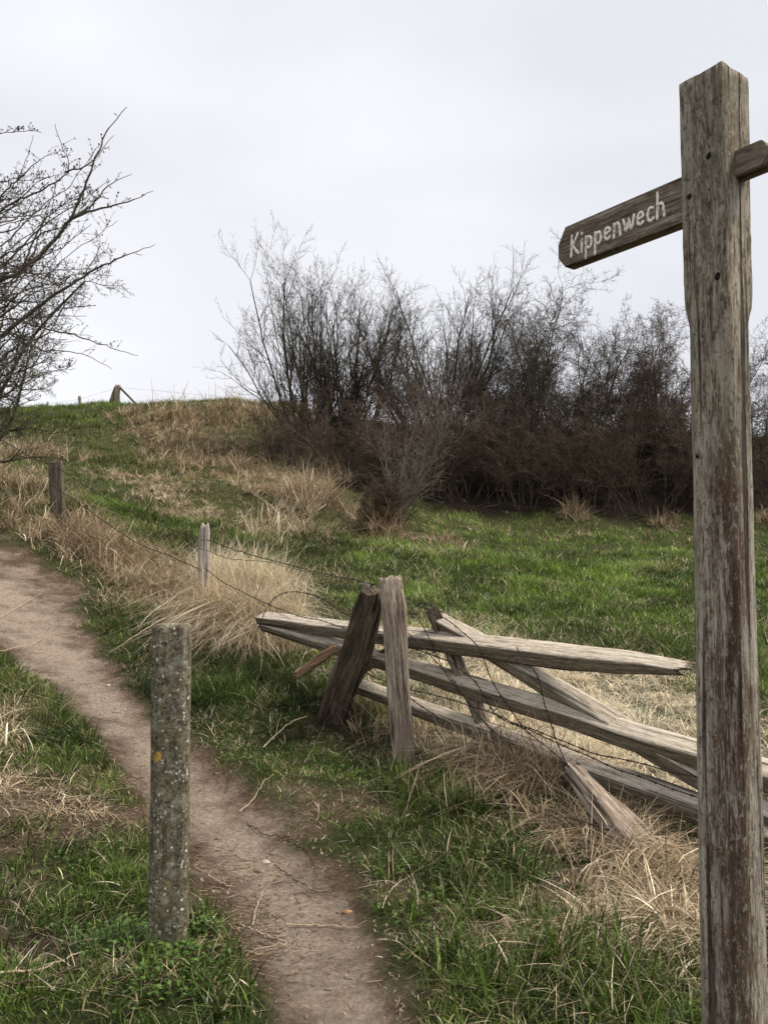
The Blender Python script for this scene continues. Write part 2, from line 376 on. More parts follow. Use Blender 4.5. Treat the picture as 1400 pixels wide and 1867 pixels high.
tag(link('ground', me, ground_mat()), 'grassy hillside with a bare trodden earth path', 'ground', kind='structure')

# ------------------------------------------------------------------ grass
def blades(root, az, L, wd, lean, droop, col, seg=3, twist=None, side=None, kink=None):
    n = len(root); ts = np.linspace(0, 1, seg + 1)
    hx, hy = np.cos(az), np.sin(az); tw = az + math.pi / 2 + (rng.normal(0, .6, n) if twist is None else twist)
    sx, sy = np.cos(tw), np.sin(tw); V_, CC = [], []
    wv = [1, .9, .62, 0] if seg == 3 else [1, .75, 0] if seg == 2 else [1, .95, .85, .7, .45, 0]
    for k, t in enumerate(ts):
        hor = L * (np.sin(lean) * t + droop * t * t * .75); ver = L * (np.cos(lean) * t - droop * t * t * .62)
        p = np.stack([root[:, 0] + hx * hor, root[:, 1] + hy * hor, root[:, 2] + ver - .01], 1)
        if side is not None: p[:, 0] -= hy * L * side * t * t; p[:, 1] += hx * L * side * t * t
        if kink is not None: p += kink * (np.maximum(0, t - .45) * L)[:, None]
        if k < seg:
            o = np.stack([sx, sy, np.zeros(n)], 1) * (wd * wv[k] * .5)[:, None]
            V_ += [p - o, p + o]
        else: V_.append(p)
    nv = 2 * seg + 1; v = np.stack(V_, 1).reshape(-1, 3); b = np.arange(n)[:, None] * nv
    quads = np.concatenate([b + np.array([[2 * k, 2 * k + 1, 2 * k + 3, 2 * k + 2]]) for k in range(seg - 1)])
    tri = b + np.array([[2 * seg - 2, 2 * seg - 1, 2 * seg]])
    return v, quads, tri, np.repeat(col, nv, 0)
def blade_obj(name, packs, m, label, cat):
    vs, qs, tr, cs, off = [], [], [], [], 0
    for v, q, t, c in packs:
        vs.append(v); qs.append(q + off); tr.append(t + off); cs.append(c); off += len(v)
    me = np_mesh(name, np.concatenate(vs), [np.concatenate(qs), np.concatenate(tr)], np.concatenate(cs))
    return tag(link(name, me, m), label, cat, kind='stuff')

# dryness of the turf: soft spots given where they lie on the ground
def spot(px, py, rx, ry=None, wgt=1., Y=None):
    g = ground(px, py); return (g[0], g[1], rx, ry or rx, wgt)
dry_spots = [spot(*s) for s in [
 # pale mown hay behind the gate
 (950,1215,1.1,1.0,1.6),(1050,1260,1.1,.9,1.6),(820,1190,.7,1.0,1.2),(1170,1330,.8,.7,1.6),(1000,1330,.8,.6,1.6),(1220,1440,.5,.5,1.5),(700,1200,.5,.7,.9),
 # hilltop, shoulder
 (340,770,2.5,2.5,1.2),(420,850,1.6,2,1.0),(500,890,1.3,1.8,1.0),(460,760,4,3,1.1),(330,800,2.0,3,.8),(400,830,2.2,3.5,1.2),(480,800,2,3,1.0),(370,850,1.4,2,1.),(470,870,1.2,2,.8),
 # strip across the slope
 (230,870,1.6,1.3,.9),(290,895,1.5,.9,.9),(330,925,1.2,1,.8),(60,800,2.2,1.5,.8),(130,850,1.5,1.5,.5),
 (560,930,.9,1.4,1.),(500,960,1.0,1.0,.9),(680,960,.7,1.2,1.),(610,910,.7,1.4,.7),
 # fence bank
 (30,880,1.2,1.2,1.2),(100,960,.9,.9,1.2),(180,990,.8,.8,1.1),(260,1040,.8,.8,1.2),(340,1100,.7,.6,1.2),(440,1120,.7,.6,1.4),(500,1150,.5,.5,1.3),(420,1040,1.1,.9,1.2),
 (480,1180,.5,.4,1.),(200,1090,.4,.4,.7),
 # foreground thatch
 (850,1420,.35,.3,1.1),(960,1440,.35,.3,1.3),(1050,1480,.3,.3,1.1),(1180,1590,.4,.3,1.3),(1130,1690,.35,.18,1.2),(1240,1700,.3,.2,1.1),(620,1370,.3,.15,.8),(700,1340,.2,.2,.8),
 (40,1420,.4,.25,1.0),(130,1480,.45,.16,1.0),(0,1330,.25,.3,.6),(200,1520,.3,.1,.6),(0,1790,.4,.12,.5),(200,1790,.3,.1,.4),
 # meadow
 (820,990,1.2,.5,.9),(890,960,1.4,.7,.6),(1000,960,2,.6,.6),(1250,970,2,.8,.7),(790,1010,.6,.3,.7),(870,1130,.8,.5,.5),(1280,1030,1.5,.6,.5),(930,1060,1,.3,.4),(600,1050,.8,.4,.5)]]
def dryness(x, y):
    d = np.zeros(np.shape(x))
    for sx_, sy_, rx, ry, wg in dry_spots: d += wg * np.exp(-(((x - sx_) / rx) ** 2 + ((y - sy_) / ry) ** 2))
    d = np.clip(d, 0, 1.25)
    d = d - .16 * sst(9, 13, y) * sst(.5, 3, x) - .42 * sst(.22, .0, np.abs(x / np.maximum(y, 3) + .385 + .0016 * (y - 16)) - .035) * sst(14, 17, y)
    return np.clip(.13 + .80 * d + (fbm(x * 1.4, y * 1.4, 61) - .5) * .75 + (fbm(x * 5, y * 5, 66, 3) - .5) * .5, 0, 1)

def sample_xy(n, y0, y1, pw, marg=1.3, ymin=4.):
    yy = np.linspace(y0, y1, 2000); W = .95 * yy + 2 * marg
    pdf = np.minimum(1, (ymin / yy) ** pw) * W; cdf = np.cumsum(pdf); cdf /= cdf[-1]
    y = np.interp(rng.random(n), cdf, yy); x = (rng.random(n) - .5) * (.95 * y + 2 * marg)
    return x, y
def lerp(a, b, t): return a + (b - a) * t[:, None]
G_dark, G_mid, G_hi = np.array([.015,.030,.005]), np.array([.064,.104,.012]), np.array([.150,.225,.04])
D_tan, D_straw, D_pale = np.array([.19,.125,.068]), np.array([.50,.385,.245]), np.array([.86,.76,.56])
def turf(ntuft, per, y0, y1, pw, seg, lscale, spread):
    cx, cy = sample_xy(ntuft, y0, y1, pw)
    # tuft-level character
    th = (.25 + 1.5 * fbm(cx * 2.2, cy * 2.2, 71, 3) ** 1.4) * (1 - .30 * (1 - sst(5, 8, cy))) * rng.uniform(.6, 1.4, ntuft)
    tone = np.clip(fbm(cx * 1.7, cy * 1.7, 81, 4) * 2.3 - .72 + rng.normal(0, .14, ntuft), 0, 1)
    pm_ = path_m(cx, cy); lit = litter_f(cx, cy)
    thin = sst(.59, .72, fbm(cx * 2.3 + 5, cy * 2.3, 121, 4)) * (1 - sst(5, 8, cy)) * .88
    keep = (rng.random(ntuft) > pm_ * 1.02) & (rng.random(ntuft) > thin * .25) & (rng.random(ntuft) > lit * .93) & ~((path_d(cx, cy) < .62))
    cx, cy, th, tone, pm_ = cx[keep], cy[keep], th[keep], tone[keep], pm_[keep]; th = th * (1 - .6 * pm_)
    th = th * (1 - .5 * thin[keep]); k = len(cx); idx = np.repeat(np.arange(k), per); n = k * per
    sc = np.maximum(1, (cy[idx] / 5.)) ** .55
    x = cx[idx] + rng.normal(0, spread, n) * sc; y = cy[idx] + rng.normal(0, spread, n) * sc
    pd_ = path_d(x, y); ok = pd_ > .6; x, y, idx, sc = x[ok], y[ok], idx[ok], sc[ok]; n = len(x)
    D = dryness(x, y) + .38 * sst(.56, .70, fbm(x * 2.3 + 5, y * 2.3, 121, 4)) * (1 - sst(5, 8, y)); dry = rng.random(n) < (D * .93 + .05)
    near = sst(1.9, .95, path_d(x, y)) if False else 1 - sst(.9, 1.7, path_d(x, y))
    L = lscale * th[idx] * rng.uniform(.55, 1.35, n) * sc ** .75 * (1 - .45 * near)
    L = np.where(dry, L * rng.uniform(.9, 1.5, n), L)
    wd = np.where(dry, .0032, .0040) * rng.uniform(.7, 1.4, n) * sc ** 1.25
    az = np.arctan2(y - cy[idx], x - cx[idx]) + rng.normal(0, .8, n)
    lean = np.abs(rng.normal(.28, .34, n)) + np.where(dry, rng.uniform(.1, 1.1, n), 0)
    droop = rng.uniform(.1, .75, n)
    t1 = np.clip(tone[idx] + rng.normal(0, .22, n), 0, 1)
    g = np.where((t1 < .5)[:, None], lerp(G_dark, G_mid, t1 * 2), lerp(G_mid, G_hi, t1 * 2 - 1))
    pale = 1 / (1 + np.exp(-(y - 0) * 0)) * 0
    hay = np.exp(-(((x - hayc[0]) / 1.6) ** 2 + ((y - hayc[1]) / 2.2) ** 2))
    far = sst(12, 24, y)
    tb = np.clip(rng.beta(2, 2.2, n) + .62 * hay - .36 * far, 0, 1); lean = lean + .35 * hay * dry
    d_ = np.where((tb < .5)[:, None], lerp(D_tan, D_straw, tb * 2), lerp(D_straw, D_pale, tb * 2 - 1))
    bk = ground_bank; g = g * (1 - .38 * np.exp(-(((x - bk[0]) / 1.3) ** 2 + ((y - bk[1]) / 1.3) ** 2)))[:, None]  # shade of the bank put into the blade colour: greens darkened around it
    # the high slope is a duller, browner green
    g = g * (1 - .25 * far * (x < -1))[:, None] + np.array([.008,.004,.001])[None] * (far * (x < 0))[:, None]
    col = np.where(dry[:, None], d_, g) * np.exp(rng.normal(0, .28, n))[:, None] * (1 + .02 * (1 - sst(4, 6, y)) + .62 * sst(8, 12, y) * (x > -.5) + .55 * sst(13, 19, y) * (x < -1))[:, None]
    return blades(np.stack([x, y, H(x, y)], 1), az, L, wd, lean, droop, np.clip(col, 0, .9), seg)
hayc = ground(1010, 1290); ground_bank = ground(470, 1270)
M_grass = blade_mat('grass_blades', .25, .55); M_straw = blade_mat('straw_blades', .22, .7)
Q = 1.0
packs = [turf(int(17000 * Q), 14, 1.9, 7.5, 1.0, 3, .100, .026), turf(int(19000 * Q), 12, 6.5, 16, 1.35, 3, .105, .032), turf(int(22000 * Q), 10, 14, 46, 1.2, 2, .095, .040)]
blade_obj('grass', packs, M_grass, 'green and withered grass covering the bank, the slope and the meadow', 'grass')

# tall straw: (pixel line, radius m, clumps, blades per clump, length, droop, colour bias)
def straw(zones, name, label, green=False, m=None):
    packs = []
    for (pts, rad, nc, per, Ln, dr, cb, az0) in zones:
        if not green: per = max(8, int(per * .72)); cb = cb + .06
        g = np.array([ground(*p) for p in pts]); k = len(g)
        t = rng.random(nc) * (k - 1); i = np.minimum(t.astype(int), k - 2); f = (t - i)[:, None]
        c = g[i] * (1 - f) + g[i + 1] * f + rng.normal(0, rad, (nc, 2))
        idx = np.repeat(np.arange(nc), per); n = len(idx)
        x = c[idx, 0] + rng.normal(0, .035, n); y = c[idx, 1] + rng.normal(0, .035, n)
        ok = path_d(x, y) > 1.0; x, y, idx = x[ok], y[ok], idx[ok]; n = len(x)
        far = np.maximum(1, y / 7) ** .8
        L = Ln * rng.uniform(.45, 1.15, n) * rng.uniform(.7, 1.2, nc)[idx]
        az = rng.uniform(0, 6.28, n) if az0 is None else az0 + rng.normal(0, .9, n)
        lean = np.abs(rng.normal(.25, .48, n)); droop = np.clip(rng.normal(dr, .45, n), 0, 1.5)
        tb = np.clip(rng.normal(cb, .25, n) + rng.normal(0, .1, nc)[idx], 0, 1)
        col = np.where((tb < .5)[:, None], lerp(D_tan, D_straw, tb * 2), lerp(D_straw, D_pale, tb * 2 - 1)) * (rng.uniform(.45, 1.25, n) * rng.uniform(.75, 1.15, nc)[idx])[:, None]
        if green:
            tg_ = np.clip(rng.normal(cb, .25, n), 0, 1); gc = np.where((tg_ < .5)[:, None], lerp(G_dark, G_mid, tg_ * 2), lerp(G_mid, G_hi, tg_ * 2 - 1))
            col = np.where((rng.random(n) < .14)[:, None], col, gc * (rng.uniform(.55, 1.15, n) * np.where(y < 6, .95, 1.))[:, None])
        packs.append(blades(np.stack([x, y, H(x, y)], 1), az, L, .0046 * np.exp(rng.normal(.05, .45, n)) * far, lean, droop, col, 5, side=rng.normal(0, .25, n), kink=None if green else np.stack([rng.normal(0, .8, n), rng.normal(0, .8, n), -np.abs(rng.normal(0, .8, n))], 1) * (rng.random(n) < .6)[:, None]))
    return blade_obj(name, packs, m or M_straw, label, 'grass' if green else 'dry grass')
straw([
 ([(370,1110),(510,1160)], .17, 95, 90, .78, .85, .80, -1.2),
 ([(340,1130),(470,1180)], .10, 40, 60, .62, 1.15, .55, -1.4),          # the pale overhang by the gate end
 ([(400,1060),(500,1100)], .30, 90, 75, .72, .5, .85, None),
 ([(850,1190),(1010,1250),(1180,1340)], .55, 260, 90, .20, 1.2, .95, None),
 ([(900,1300),(1060,1360),(1230,1440)], .28, 150, 90, .18, 1.2, .9, None),
 ([(700,1200),(850,1290)], .3, 80, 60, .18, 1.1, .75, None),
 ([(250,1060),(370,1110)], .22, 70, 60, .50, .7, .38, None),
 ([(90,960),(270,1050)], .28, 120, 60, .50, .6, .32, None),
 ([(-60,850),(90,950)], .45, 90, 50, .62, .5, .36, None),
 ([(20,822),(110,842)], .6, 45, 50, .8, .55, .42, None),
 ([(860,1400),(1000,1440)], .12, 38, 70, .34, .9, .33, None),
 ([(790,1400),(1010,1450)], .08, 26, 30, .50, .3, .35, None),
 ([(640,1290),(720,1330)], .10, 22, 25, .42, .35, .30, None),
 ([(1020,1470),(1120,1560)], .12, 26, 50, .28, 1.0, .32, None),
 ([(1130,1560),(1300,1640)], .16, 40, 70, .36, 1.05, .40, .2),
 ([(1080,1700),(1250,1690)], .12, 44, 70, .24, 1.15, .48, None),
 ([(1180,1620),(1290,1740)], .07, 36, 55, .26, 1.0, .45, 2.6),
 ([(0,1440),(160,1490)], .10, 24, 30, .16, 1.2, .45, None),

 ([(-20,1280),(20,1420)], .10, 22, 28, .36, .8, .42, None),
 ([(480,1160),(540,1190)], .10, 26, 40, .40, .4, .30, None),
 ([(540,900),(600,930)], .30, 50, 60, .95, .25, .38, None),
 ([(600,880),(560,840)], .30, 24, 40, .9, .25, .30, None),
 ([(660,960),(720,985)], .16, 34, 50, .75, .3, .28, None),
 ([(470,985),(540,960)], .35, 26, 12, .95, .25, .55, None),
 ([(245,752),(310,790),(390,835),(470,880),(570,925)], .75, 230, 44, .50, .7, .40, None),
 ([(300,790),(440,860)], .9, 90, 40, .6, .5, .30, None),
 ([(200,868),(290,900),(360,935),(440,975)], .35, 110, 40, .30, .9, .60, None),
 ([(740,1330),(900,1385),(1020,1440)], .10, 40, 36, .42, .6, .5, None),
 ([(300,768),(520,765)], .8, 100, 30, .6, .35, .22, None),
 ([(320,752),(540,752)], .7, 60, 10, 1.2, .15, .40, None),
 ([(240,880),(400,950)], .5, 60, 30, .35, .8, .50, None),
 ([(1040,955),(1060,955)], .12, 10, 30, .9, .15, .30, None),
 ([(1210,960),(1230,960)], .2, 10, 30, .7, .15, .30, None),
 ([(790,995),(830,985)], .3, 24, 30, .35, .7, .35, None),
 ([(1390,955),(1400,955)], .3, 14, 30, .7, .15, .30, None),
 ([(870,965),(1250,985)], .5, 30, 25, .35, .6, .35, None),
], 'dry_grass', 'tall bleached tussocks of last year\'s grass along the fence line and hill')

straw([
 ([(850,1700),(1240,1800)], .22, 60, 34, .20, .6, .50, None),
 ([(780,1540),(960,1640)], .18, 40, 34, .20, .6, .42, None),
 ([(740,1430),(880,1520)], .12, 34, 40, .24, .55, .45, None),
 ([(1040,1800),(1240,1850)], .12, 34, 40, .24, .6, .60, None),
 ([(360,1180),(600,1300)], .25, 70, 40, .22, .6, .25, None),
 ([(150,1110),(330,1180)], .3, 60, 35, .2, .6, .25, None),
 ([(20,1550),(240,1650)], .2, 34, 30, .13, .6, .55, None),
 ([(0,1720),(220,1800)], .2, 26, 30, .15, .6, .6, None),
 ([(300,1760),(420,1850)], .12, 28, 34, .14, .6, .55, None),
 ([(40,1250),(160,1380)], .15, 40, 40, .18, .6, .4, None),
 ([(350,1690),(390,1660)], .05, 12, 30, .14, .6, .5, None),
 ([(950,1060),(1240,1130)], .9, 120, 40, .17, .6, .58, None),
 ([(760,1030),(1250,1010)], 1.1, 150, 36, .18, .6, .62, None),
 ([(60,790),(190,760)], 2.0, 150, 24, .28, .6, .50, None),
 ([(130,840),(330,860)], 1.2, 110, 26, .24, .6, .50, None),
 ([(760,1090),(1240,1160)], .6, 90, 36, .18, .6, .62, None),
 ([(530,1000),(620,1050)], .5, 50, 30, .24, .6, .45, None),
], 'long_grass', 'longer green grass tufts standing above the turf', green=True, m=M_grass)

# ------------------------------------------------------------------ beams and posts
def beam(name, p0, p1, prof, m, parent=None, upv=(0, 0, 1), rough=.003, nst=26, jag0=0, jag1=0, seed=0, bow=0, nc=7, **kw):
    """rounded rectangular timber from p0 to p1. prof: list of (t, width, depth); width runs along the side axis, depth along upv"""
    p0, p1 = V(p0), V(p1); z = p1 - p0; L = z.length; z.normalize()
    x = z.cross(Vector(upv)).normalized(); y = z.cross(x)
    M = Matrix((x, y, z)).transposed().to_4x4(); M.translation = p0
    r = np.random.default_rng(seed + 11); ring = []
    s = np.linspace(-1, 1, nc)
    for a in s[:-1]: ring.append((a, -1))
    for a in s[:-1]: ring.append((1, a))
    for a in s[:-1]: ring.append((-a, 1))
    for a in s[:-1]: ring.append((-1, -a))
    ring = np.array(ring); R = len(ring)
    # soften the corners
    cr_ = .975; nrm = np.hypot(*ring.T); ring = ring * np.where(nrm > 1.25, cr_, 1)[:, None]
    ph = r.random(R) * 10; T = np.linspace(0, 1, nst); vs = []
    pt = np.array([q[0] for q in prof]); pw = np.interp(T, pt, [q[1] for q in prof]); pdp = np.interp(T, pt, [q[2] for q in prof])
    flute = (vnoise(np.arange(R) * 1.7, np.zeros(R), seed) - .5) * 2
    for k, t in enumerate(T):
        dx = (vnoise(np.array([t * L * 2.2]), np.array([3.1]), seed)[0] - .5) * rough * 4
        dy = (vnoise(np.array([t * L * 2.2]), np.array([8.1]), seed + 3)[0] - .5) * rough * 4 + bow * math.sin(math.pi * t)
        n = flute * rough * .25 + (vnoise(ph * 3, np.full(R, t * L * 5), seed + 5) - .5) * rough * 2
        zz = np.full(R, t * L)
        if k == 0 and jag0: zz = zz + (vnoise(np.arange(R) * .9, np.zeros(R) + 4, seed) - .3) * jag0
        if k == nst - 1 and jag1: zz = zz - (vnoise(np.arange(R) * .9, np.zeros(R) + 9, seed) - .3) * jag1
        k_ = 1 + n / max(pw[k], .02) * 1.6
        vs.append(np.stack([ring[:, 0] * pw[k] / 2 * k_ + dx, ring[:, 1] * pdp[k] / 2 * k_ + dy, zz], 1))
    v = np.concatenate(vs); a = np.arange(R); b = (a + 1) % R
    qd = np.concatenate([np.stack([k * R + a, k * R + b, (k + 1) * R + b, (k + 1) * R + a], 1) for k in range(nst - 1)])
    # end caps: fans to a slightly sunk middle
    c0, c1 = len(v), len(v) + 1
    v = np.concatenate([v, [[0, 0, v[:R, 2].mean() + .2 * jag0]], [[v[-R:, 0].mean(), v[-R:, 1].mean(), v[-R:, 2].mean() - .35 * jag1]]])
    tr = np.concatenate([np.stack([b, a, np.full(R, c0)], 1), np.stack([(nst - 1) * R + a, (nst - 1) * R + b, np.full(R, c1)], 1)])
    me = np_mesh(name, v, [qd, tr])
    o = link(name, me, m, parent, M)
    return tag(o, **kw) if kw else o

# --- signpost
PY = 2.2
axp = at(1314, 1040, PY); SX = axp[0]
TH = math.radians(36); d1 = np.array([-math.sin(TH), math.cos(TH), 0]); d2 = np.array([math.cos(TH), math.sin(TH), 0])
S = .131
gz = float(H(SX, PY))
sp_ = empty('wooden_signpost', (SX, PY, gz - .05), label='tall weathered wooden signpost standing at the right edge, with a lettered finger board', cat='signpost')
ztop = at(1300, 120, PY)[2] - gz - .045; zch = at(1300, 575, PY)[2] - gz
def post_mesh():
    zs = list(np.linspace(-.5, zch - .06, 60)) + [zch - .03, zch - .01, zch + .015, zch + .05] + list(np.linspace(zch + .08, ztop, 24))
    rings = []; npf = 9
    for z in zs:
        c = .020 * (1 - sst(zch - .03, zch + .04, z)) + .004; hs = S / 2 - .0015 * (1 - sst(zch - .05, zch + .02, z)) + .002 * math.sin(z * 2.3)
        pts = []
        for (ux, uy) in ((1, 0), (0, 1), (-1, 0), (0, -1)):
            tx, ty = -uy, ux
            for a in np.linspace(-1, 1, npf): pts.append((ux * hs + tx * (hs - c) * a, uy * hs + ty * (hs - c) * a))
        pts = np.array(pts); R = len(pts); a = np.arange(R)
        dn = (vnoise(a * .5, np.full(R, z * 4), 3) - .5) * .003 + (vnoise(a * 2.3, np.full(R, z * 1.3), 8) - .5) * .0014 + (vnoise(a * .8, np.full(R, z * 30), 12) - .5) * .0016
        nr = pts / np.hypot(*pts.T)[:, None]; pts = pts + nr * dn[:, None]
        zz = np.full(R, z)
        if z == zs[-1]: zz = zz + (vnoise(a * .5, np.zeros(R), 5) - .5) * .004 + (vnoise(a * 1.7, np.zeros(R), 6) - .5) * .002
        rings.append(np.concatenate([pts, zz[:, None]], 1))
    v = np.concatenate(rings); R = 36; a = np.arange(R); b = (a + 1) % R
    qd = np.concatenate([np.stack([k * R + a, k * R + b, (k + 1) * R + b, (k + 1) * R + a], 1) for k in range(len(zs) - 1)])
    v = np.concatenate([v, [[0, 0, zs[-1]]]]); tr = np.stack([(len(zs) - 1) * R + a, (len(zs) - 1) * R + b, np.full(R, len(v) - 1)], 1)
    return np_mesh('post', v, [qd, tr])
# local x axis = d2, local y axis = d1
RM = Matrix((V(d2), V(d1), Vector((0, 0, 1)))).transposed().to_4x4()
PM = Matrix.Translation(Vector((SX, PY, gz))) @ Matrix.Rotation(math.radians(.35), 4, 'Y') @ RM
post = link('post', post_mesh(), M_post, sp_, PM)
def arm_mesh(L, h, th, ch, y0):
    """board in the local y direction, face normal -x; outline chamfered at its far end"""
    out_ = [(y0, -h/2), (y0 + L - ch * .8, -h/2), (y0 + L, -h/2 + ch), (y0 + L, h/2 - ch * 1.35), (y0 + L - ch * .8, h/2), (y0, h/2)]
    import bmesh
    bm = bmesh.new(); f = bm.faces.new([bm.verts.new((-th/2, a, b)) for a, b in out_])
    e = bmesh.ops.extrude_face_region(bm, geom=[f]); bmesh.ops.translate(bm, vec=(th, 0, 0), verts=[k for k in e['geom'] if isinstance(k, bmesh.types.BMVert)])
    bmesh.ops.bevel(bm, geom=bm.edges[:], offset=.0025, segments=2, affect='EDGES'); bmesh.ops.recalc_face_normals(bm, faces=bm.faces)
    me = bpy.data.meshes.new('sign_arm'); bm.to_mesh(me); return me
# rotate so that grain (local z of the wood material) runs along the board: model with z along the board
def arm_obj(L, h, th, ch, sgn, zc, xoff):
    me = arm_mesh(L, h, th, ch, S / 2 - .02)
    for vt in me.vertices: vt.co = (vt.co.x, -vt.co.z, vt.co.y)            # board now runs along local z, height is -y
    B = Matrix(((1, 0, 0), (0, 0, 1), (0, -1, 0))).to_4x4()                # local z -> post y, local y -> -post z
    T = Matrix.Translation((xoff, 0, zc)) @ (Matrix.Rotation(math.pi, 4, 'Z') if sgn < 0 else Matrix()) @ B
    return link('sign_arm', me, M_arm, post, Matrix()), T
ZA = at(1239, 357, PY)[2] - gz
AH = .132
arm1, T1 = arm_obj(.475, AH, .042, .038, 1, ZA, -.035)
arm1.matrix_basis = T1; arm1.parent = post
arm2, T2 = arm_obj(.118, .072, .05, .030, -1, ZA + .062, .012)
arm2.matrix_basis = T2; arm2.parent = post
arm2.data.materials[0] = M_grey
for o in (arm1, arm2): o.parent = sp_; o.matrix_basis = post.matrix_basis @ o.matrix_basis
arm1['label'] = 'brown finger board lettered in white'; arm2['label'] = 'short grey blank board end pointing to the right'
# lettering: strokes in letter units (x right, y up; x height .6, cap height 1)
def arc(cx, cy, rx, ry, a0, a1, n=10): return [(cx + rx * math.cos(math.radians(a0 + (a1 - a0) * k / n)), cy + ry * math.sin(math.radians(a0 + (a1 - a0) * k / n))) for k in range(n + 1)]
glyph = {
 'K': (.62, [[(.06, 0), (.10, .5), (.12, 1.0)], [(.52, .98), (.12, .45)], [(.16, .48), (.34, .28), (.54, .02)]]),
 'i': (.24, [[(.10, 0), (.12, .62)], [(.125, .86), (.13, .90)]]),
 'p': (.56, [[(.08, -.36), (.11, .3), (.12, .64)], arc(.29, .33, .18, .28, 150, -150, 12)]),
 'e': (.54, [[(.10, .33), (.27, .36), (.44, .40)] + arc(.27, .34, .18, .28, 15, 320, 12)]),
 'n': (.56, [[(.08, 0), (.11, .62)], [(.11, .42)] + arc(.27, .44, .15, .18, 150, 10, 7) + [(.44, .2), (.46, .0)]]),
 'w': (.74, [[(.06, .62), (.16, .28), (.21, .02), (.30, .28), (.37, .58)], [(.37, .58), (.44, .25), (.50, .02), (.62, .34), (.68, .64)]]),
 'c': (.50, [arc(.28, .32, .19, .30, 50, 315, 12)]),
 'h': (.56, [[(.08, 0), (.11, .6), (.13, 1.12)], [(.11, .40)] + arc(.27, .44, .15, .18, 150, 10, 7) + [(.44, .2), (.46, .0)]]),
}
def letters(text, size, track):
    vs, qs, off, x0 = [], [], 0, 0
    for ch in text:
        wch, strokes = glyph[ch]
        for st in strokes:
            p = np.array(st, float); p[:, 0] += x0
            # resample with Catmull-like smoothing
            d = np.concatenate([[0], np.cumsum(np.hypot(*np.diff(p, axis=0).T))]); u = np.linspace(0, d[-1], max(4, int(d[-1] / .05)))
            p = np.stack([np.interp(u, d, p[:, 0]), np.interp(u, d, p[:, 1])], 1)
            for _ in range(2):
                if len(p) > 4: p[1:-1] = (p[:-2] + 2 * p[1:-1] + p[2:]) / 4
            tg = np.gradient(p, axis=0); tg /= np.maximum(np.hypot(*tg.T)[:, None], 1e-6); nr = np.stack([-tg[:, 1], tg[:, 0]], 1)
            hw = .062 + .008 * np.sin(np.arange(len(p)) * 1.1 + x0 * 5)
            # round caps: add shrunken end stations
            P_ = np.concatenate([[p[0] - tg[0] * .055], [p[0] - tg[0] * .035], p, [p[-1] + tg[-1] * .035], [p[-1] + tg[-1] * .055]])
            Nn = np.concatenate([[nr[0]], [nr[0]], nr, [nr[-1]], [nr[-1]]]); W = np.concatenate([[.022, .048], hw, [.048, .022]])
            l, r = P_ + Nn * W[:, None], P_ - Nn * W[:, None]; n = len(P_)
            top = np.stack([l, r], 1).reshape(-1, 2); vv = np.concatenate([np.c_[top, np.ones(2 * n)], np.c_[top, np.zeros(2 * n)]])
            k = np.arange(n - 1) * 2; m2 = 2 * n
            q_ = [np.stack([k, k + 1, k + 3, k + 2], 1), np.stack([k, k + 2, k + 2 + m2, k + m2], 1), np.stack([k + 1, k + 1 + m2, k + 3 + m2, k + 3], 1),
                  np.array([[0, m2, m2 + 1, 1], [2*n-2, 2*n-1, 2*n-1+m2, 2*n-2+m2]])]
            vs.append(vv); qs.append(np.concatenate(q_) + off); off += len(vv)
        x0 += wch + track
    v = np.concatenate(vs); v[:, :2] *= size; return v, np.concatenate(qs), x0 * size
lv, lq, lw = letters('Kippenwech', .067, .03)
# text left = board tip; post-local: y decreases towards the post, z up; face at x = -.035-.021
tipy = S / 2 - .02 + .475
X_ = lv[:, 0]; sc_ = .352 / lw
ly = tipy - .052 - X_ * sc_; lz = ZA - .040 + lv[:, 1] + .014 * (X_ / lw)
lx = -.035 - .021 - .0012 + (lv[:, 2] - 1) * -.0030 - .0012 * 0
lme = np_mesh('lettering', np.stack([lx - .0008, ly, lz], 1), [lq])
lo = link('lettering', lme, M_letter); lo.parent = arm1; lo.matrix_basis = arm1.matrix_basis.inverted() @ post.matrix_basis
lo['label'] = 'hand painted white letters reading Kippenwech'
def disc(name, px, py, face, r, parent):
    """small sunk bolt hole or knot on a face of the post: face 'L' (x=-S/2) or 'R' (y=-S/2)"""
    import bmesh
    bm = bmesh.new(); n = 20; rr = [.85 * r * (1 + .10 * math.sin(k * 6.283 / n * 2 + px * 9)) for k in range(n)]
    a = [bm.verts.new((rr[k] * math.cos(6.283 * k / n), 1.15 * rr[k] * math.sin(6.283 * k / n), 0)) for k in range(n)]
    b = [bm.verts.new((.7 * rr[k] * math.cos(6.283 * k / n), .8 * rr[k] * math.sin(6.283 * k / n), .0015)) for k in range(n)]
    bm.faces.new(b)
    for k in range(n): bm.faces.new((a[k], a[(k+1) % n], b[(k+1) % n], b[k]))
    me = bpy.data.meshes.new(name); bm.to_mesh(me); bm.free()
    if face == 'L': Mx = Matrix(((0, 0, -1), (-1, 0, 0), (0, 1, 0))).to_4x4(); Mx.translation = (-S / 2 - .001, px, py)
    else: Mx = Matrix(((1, 0, 0), (0, 0, -1), (0, 1, 0))).to_4x4(); Mx.translation = (px, -S / 2 - .001, py)
    return link(name, me, M_hole, parent, parent.matrix_basis * 0 if False else Mx)
def on_post(name, px, py, face, r):
    o = disc(name, px, py, face, r, sp_); o.matrix_basis = post.matrix_basis @ (Matrix.Translation(sp_.location) @ o.matrix_basis)
for (l_, z_, f_, r_) in ((.038, ZA - .005, 'L', .008), (-.022, ZA + .085, 'L', .009), (-.04, ZA - .25, 'L', .010), (.03, ZA - .72, 'L', .006)):
    on_post('bolt_hole', l_, z_, f_, r_)
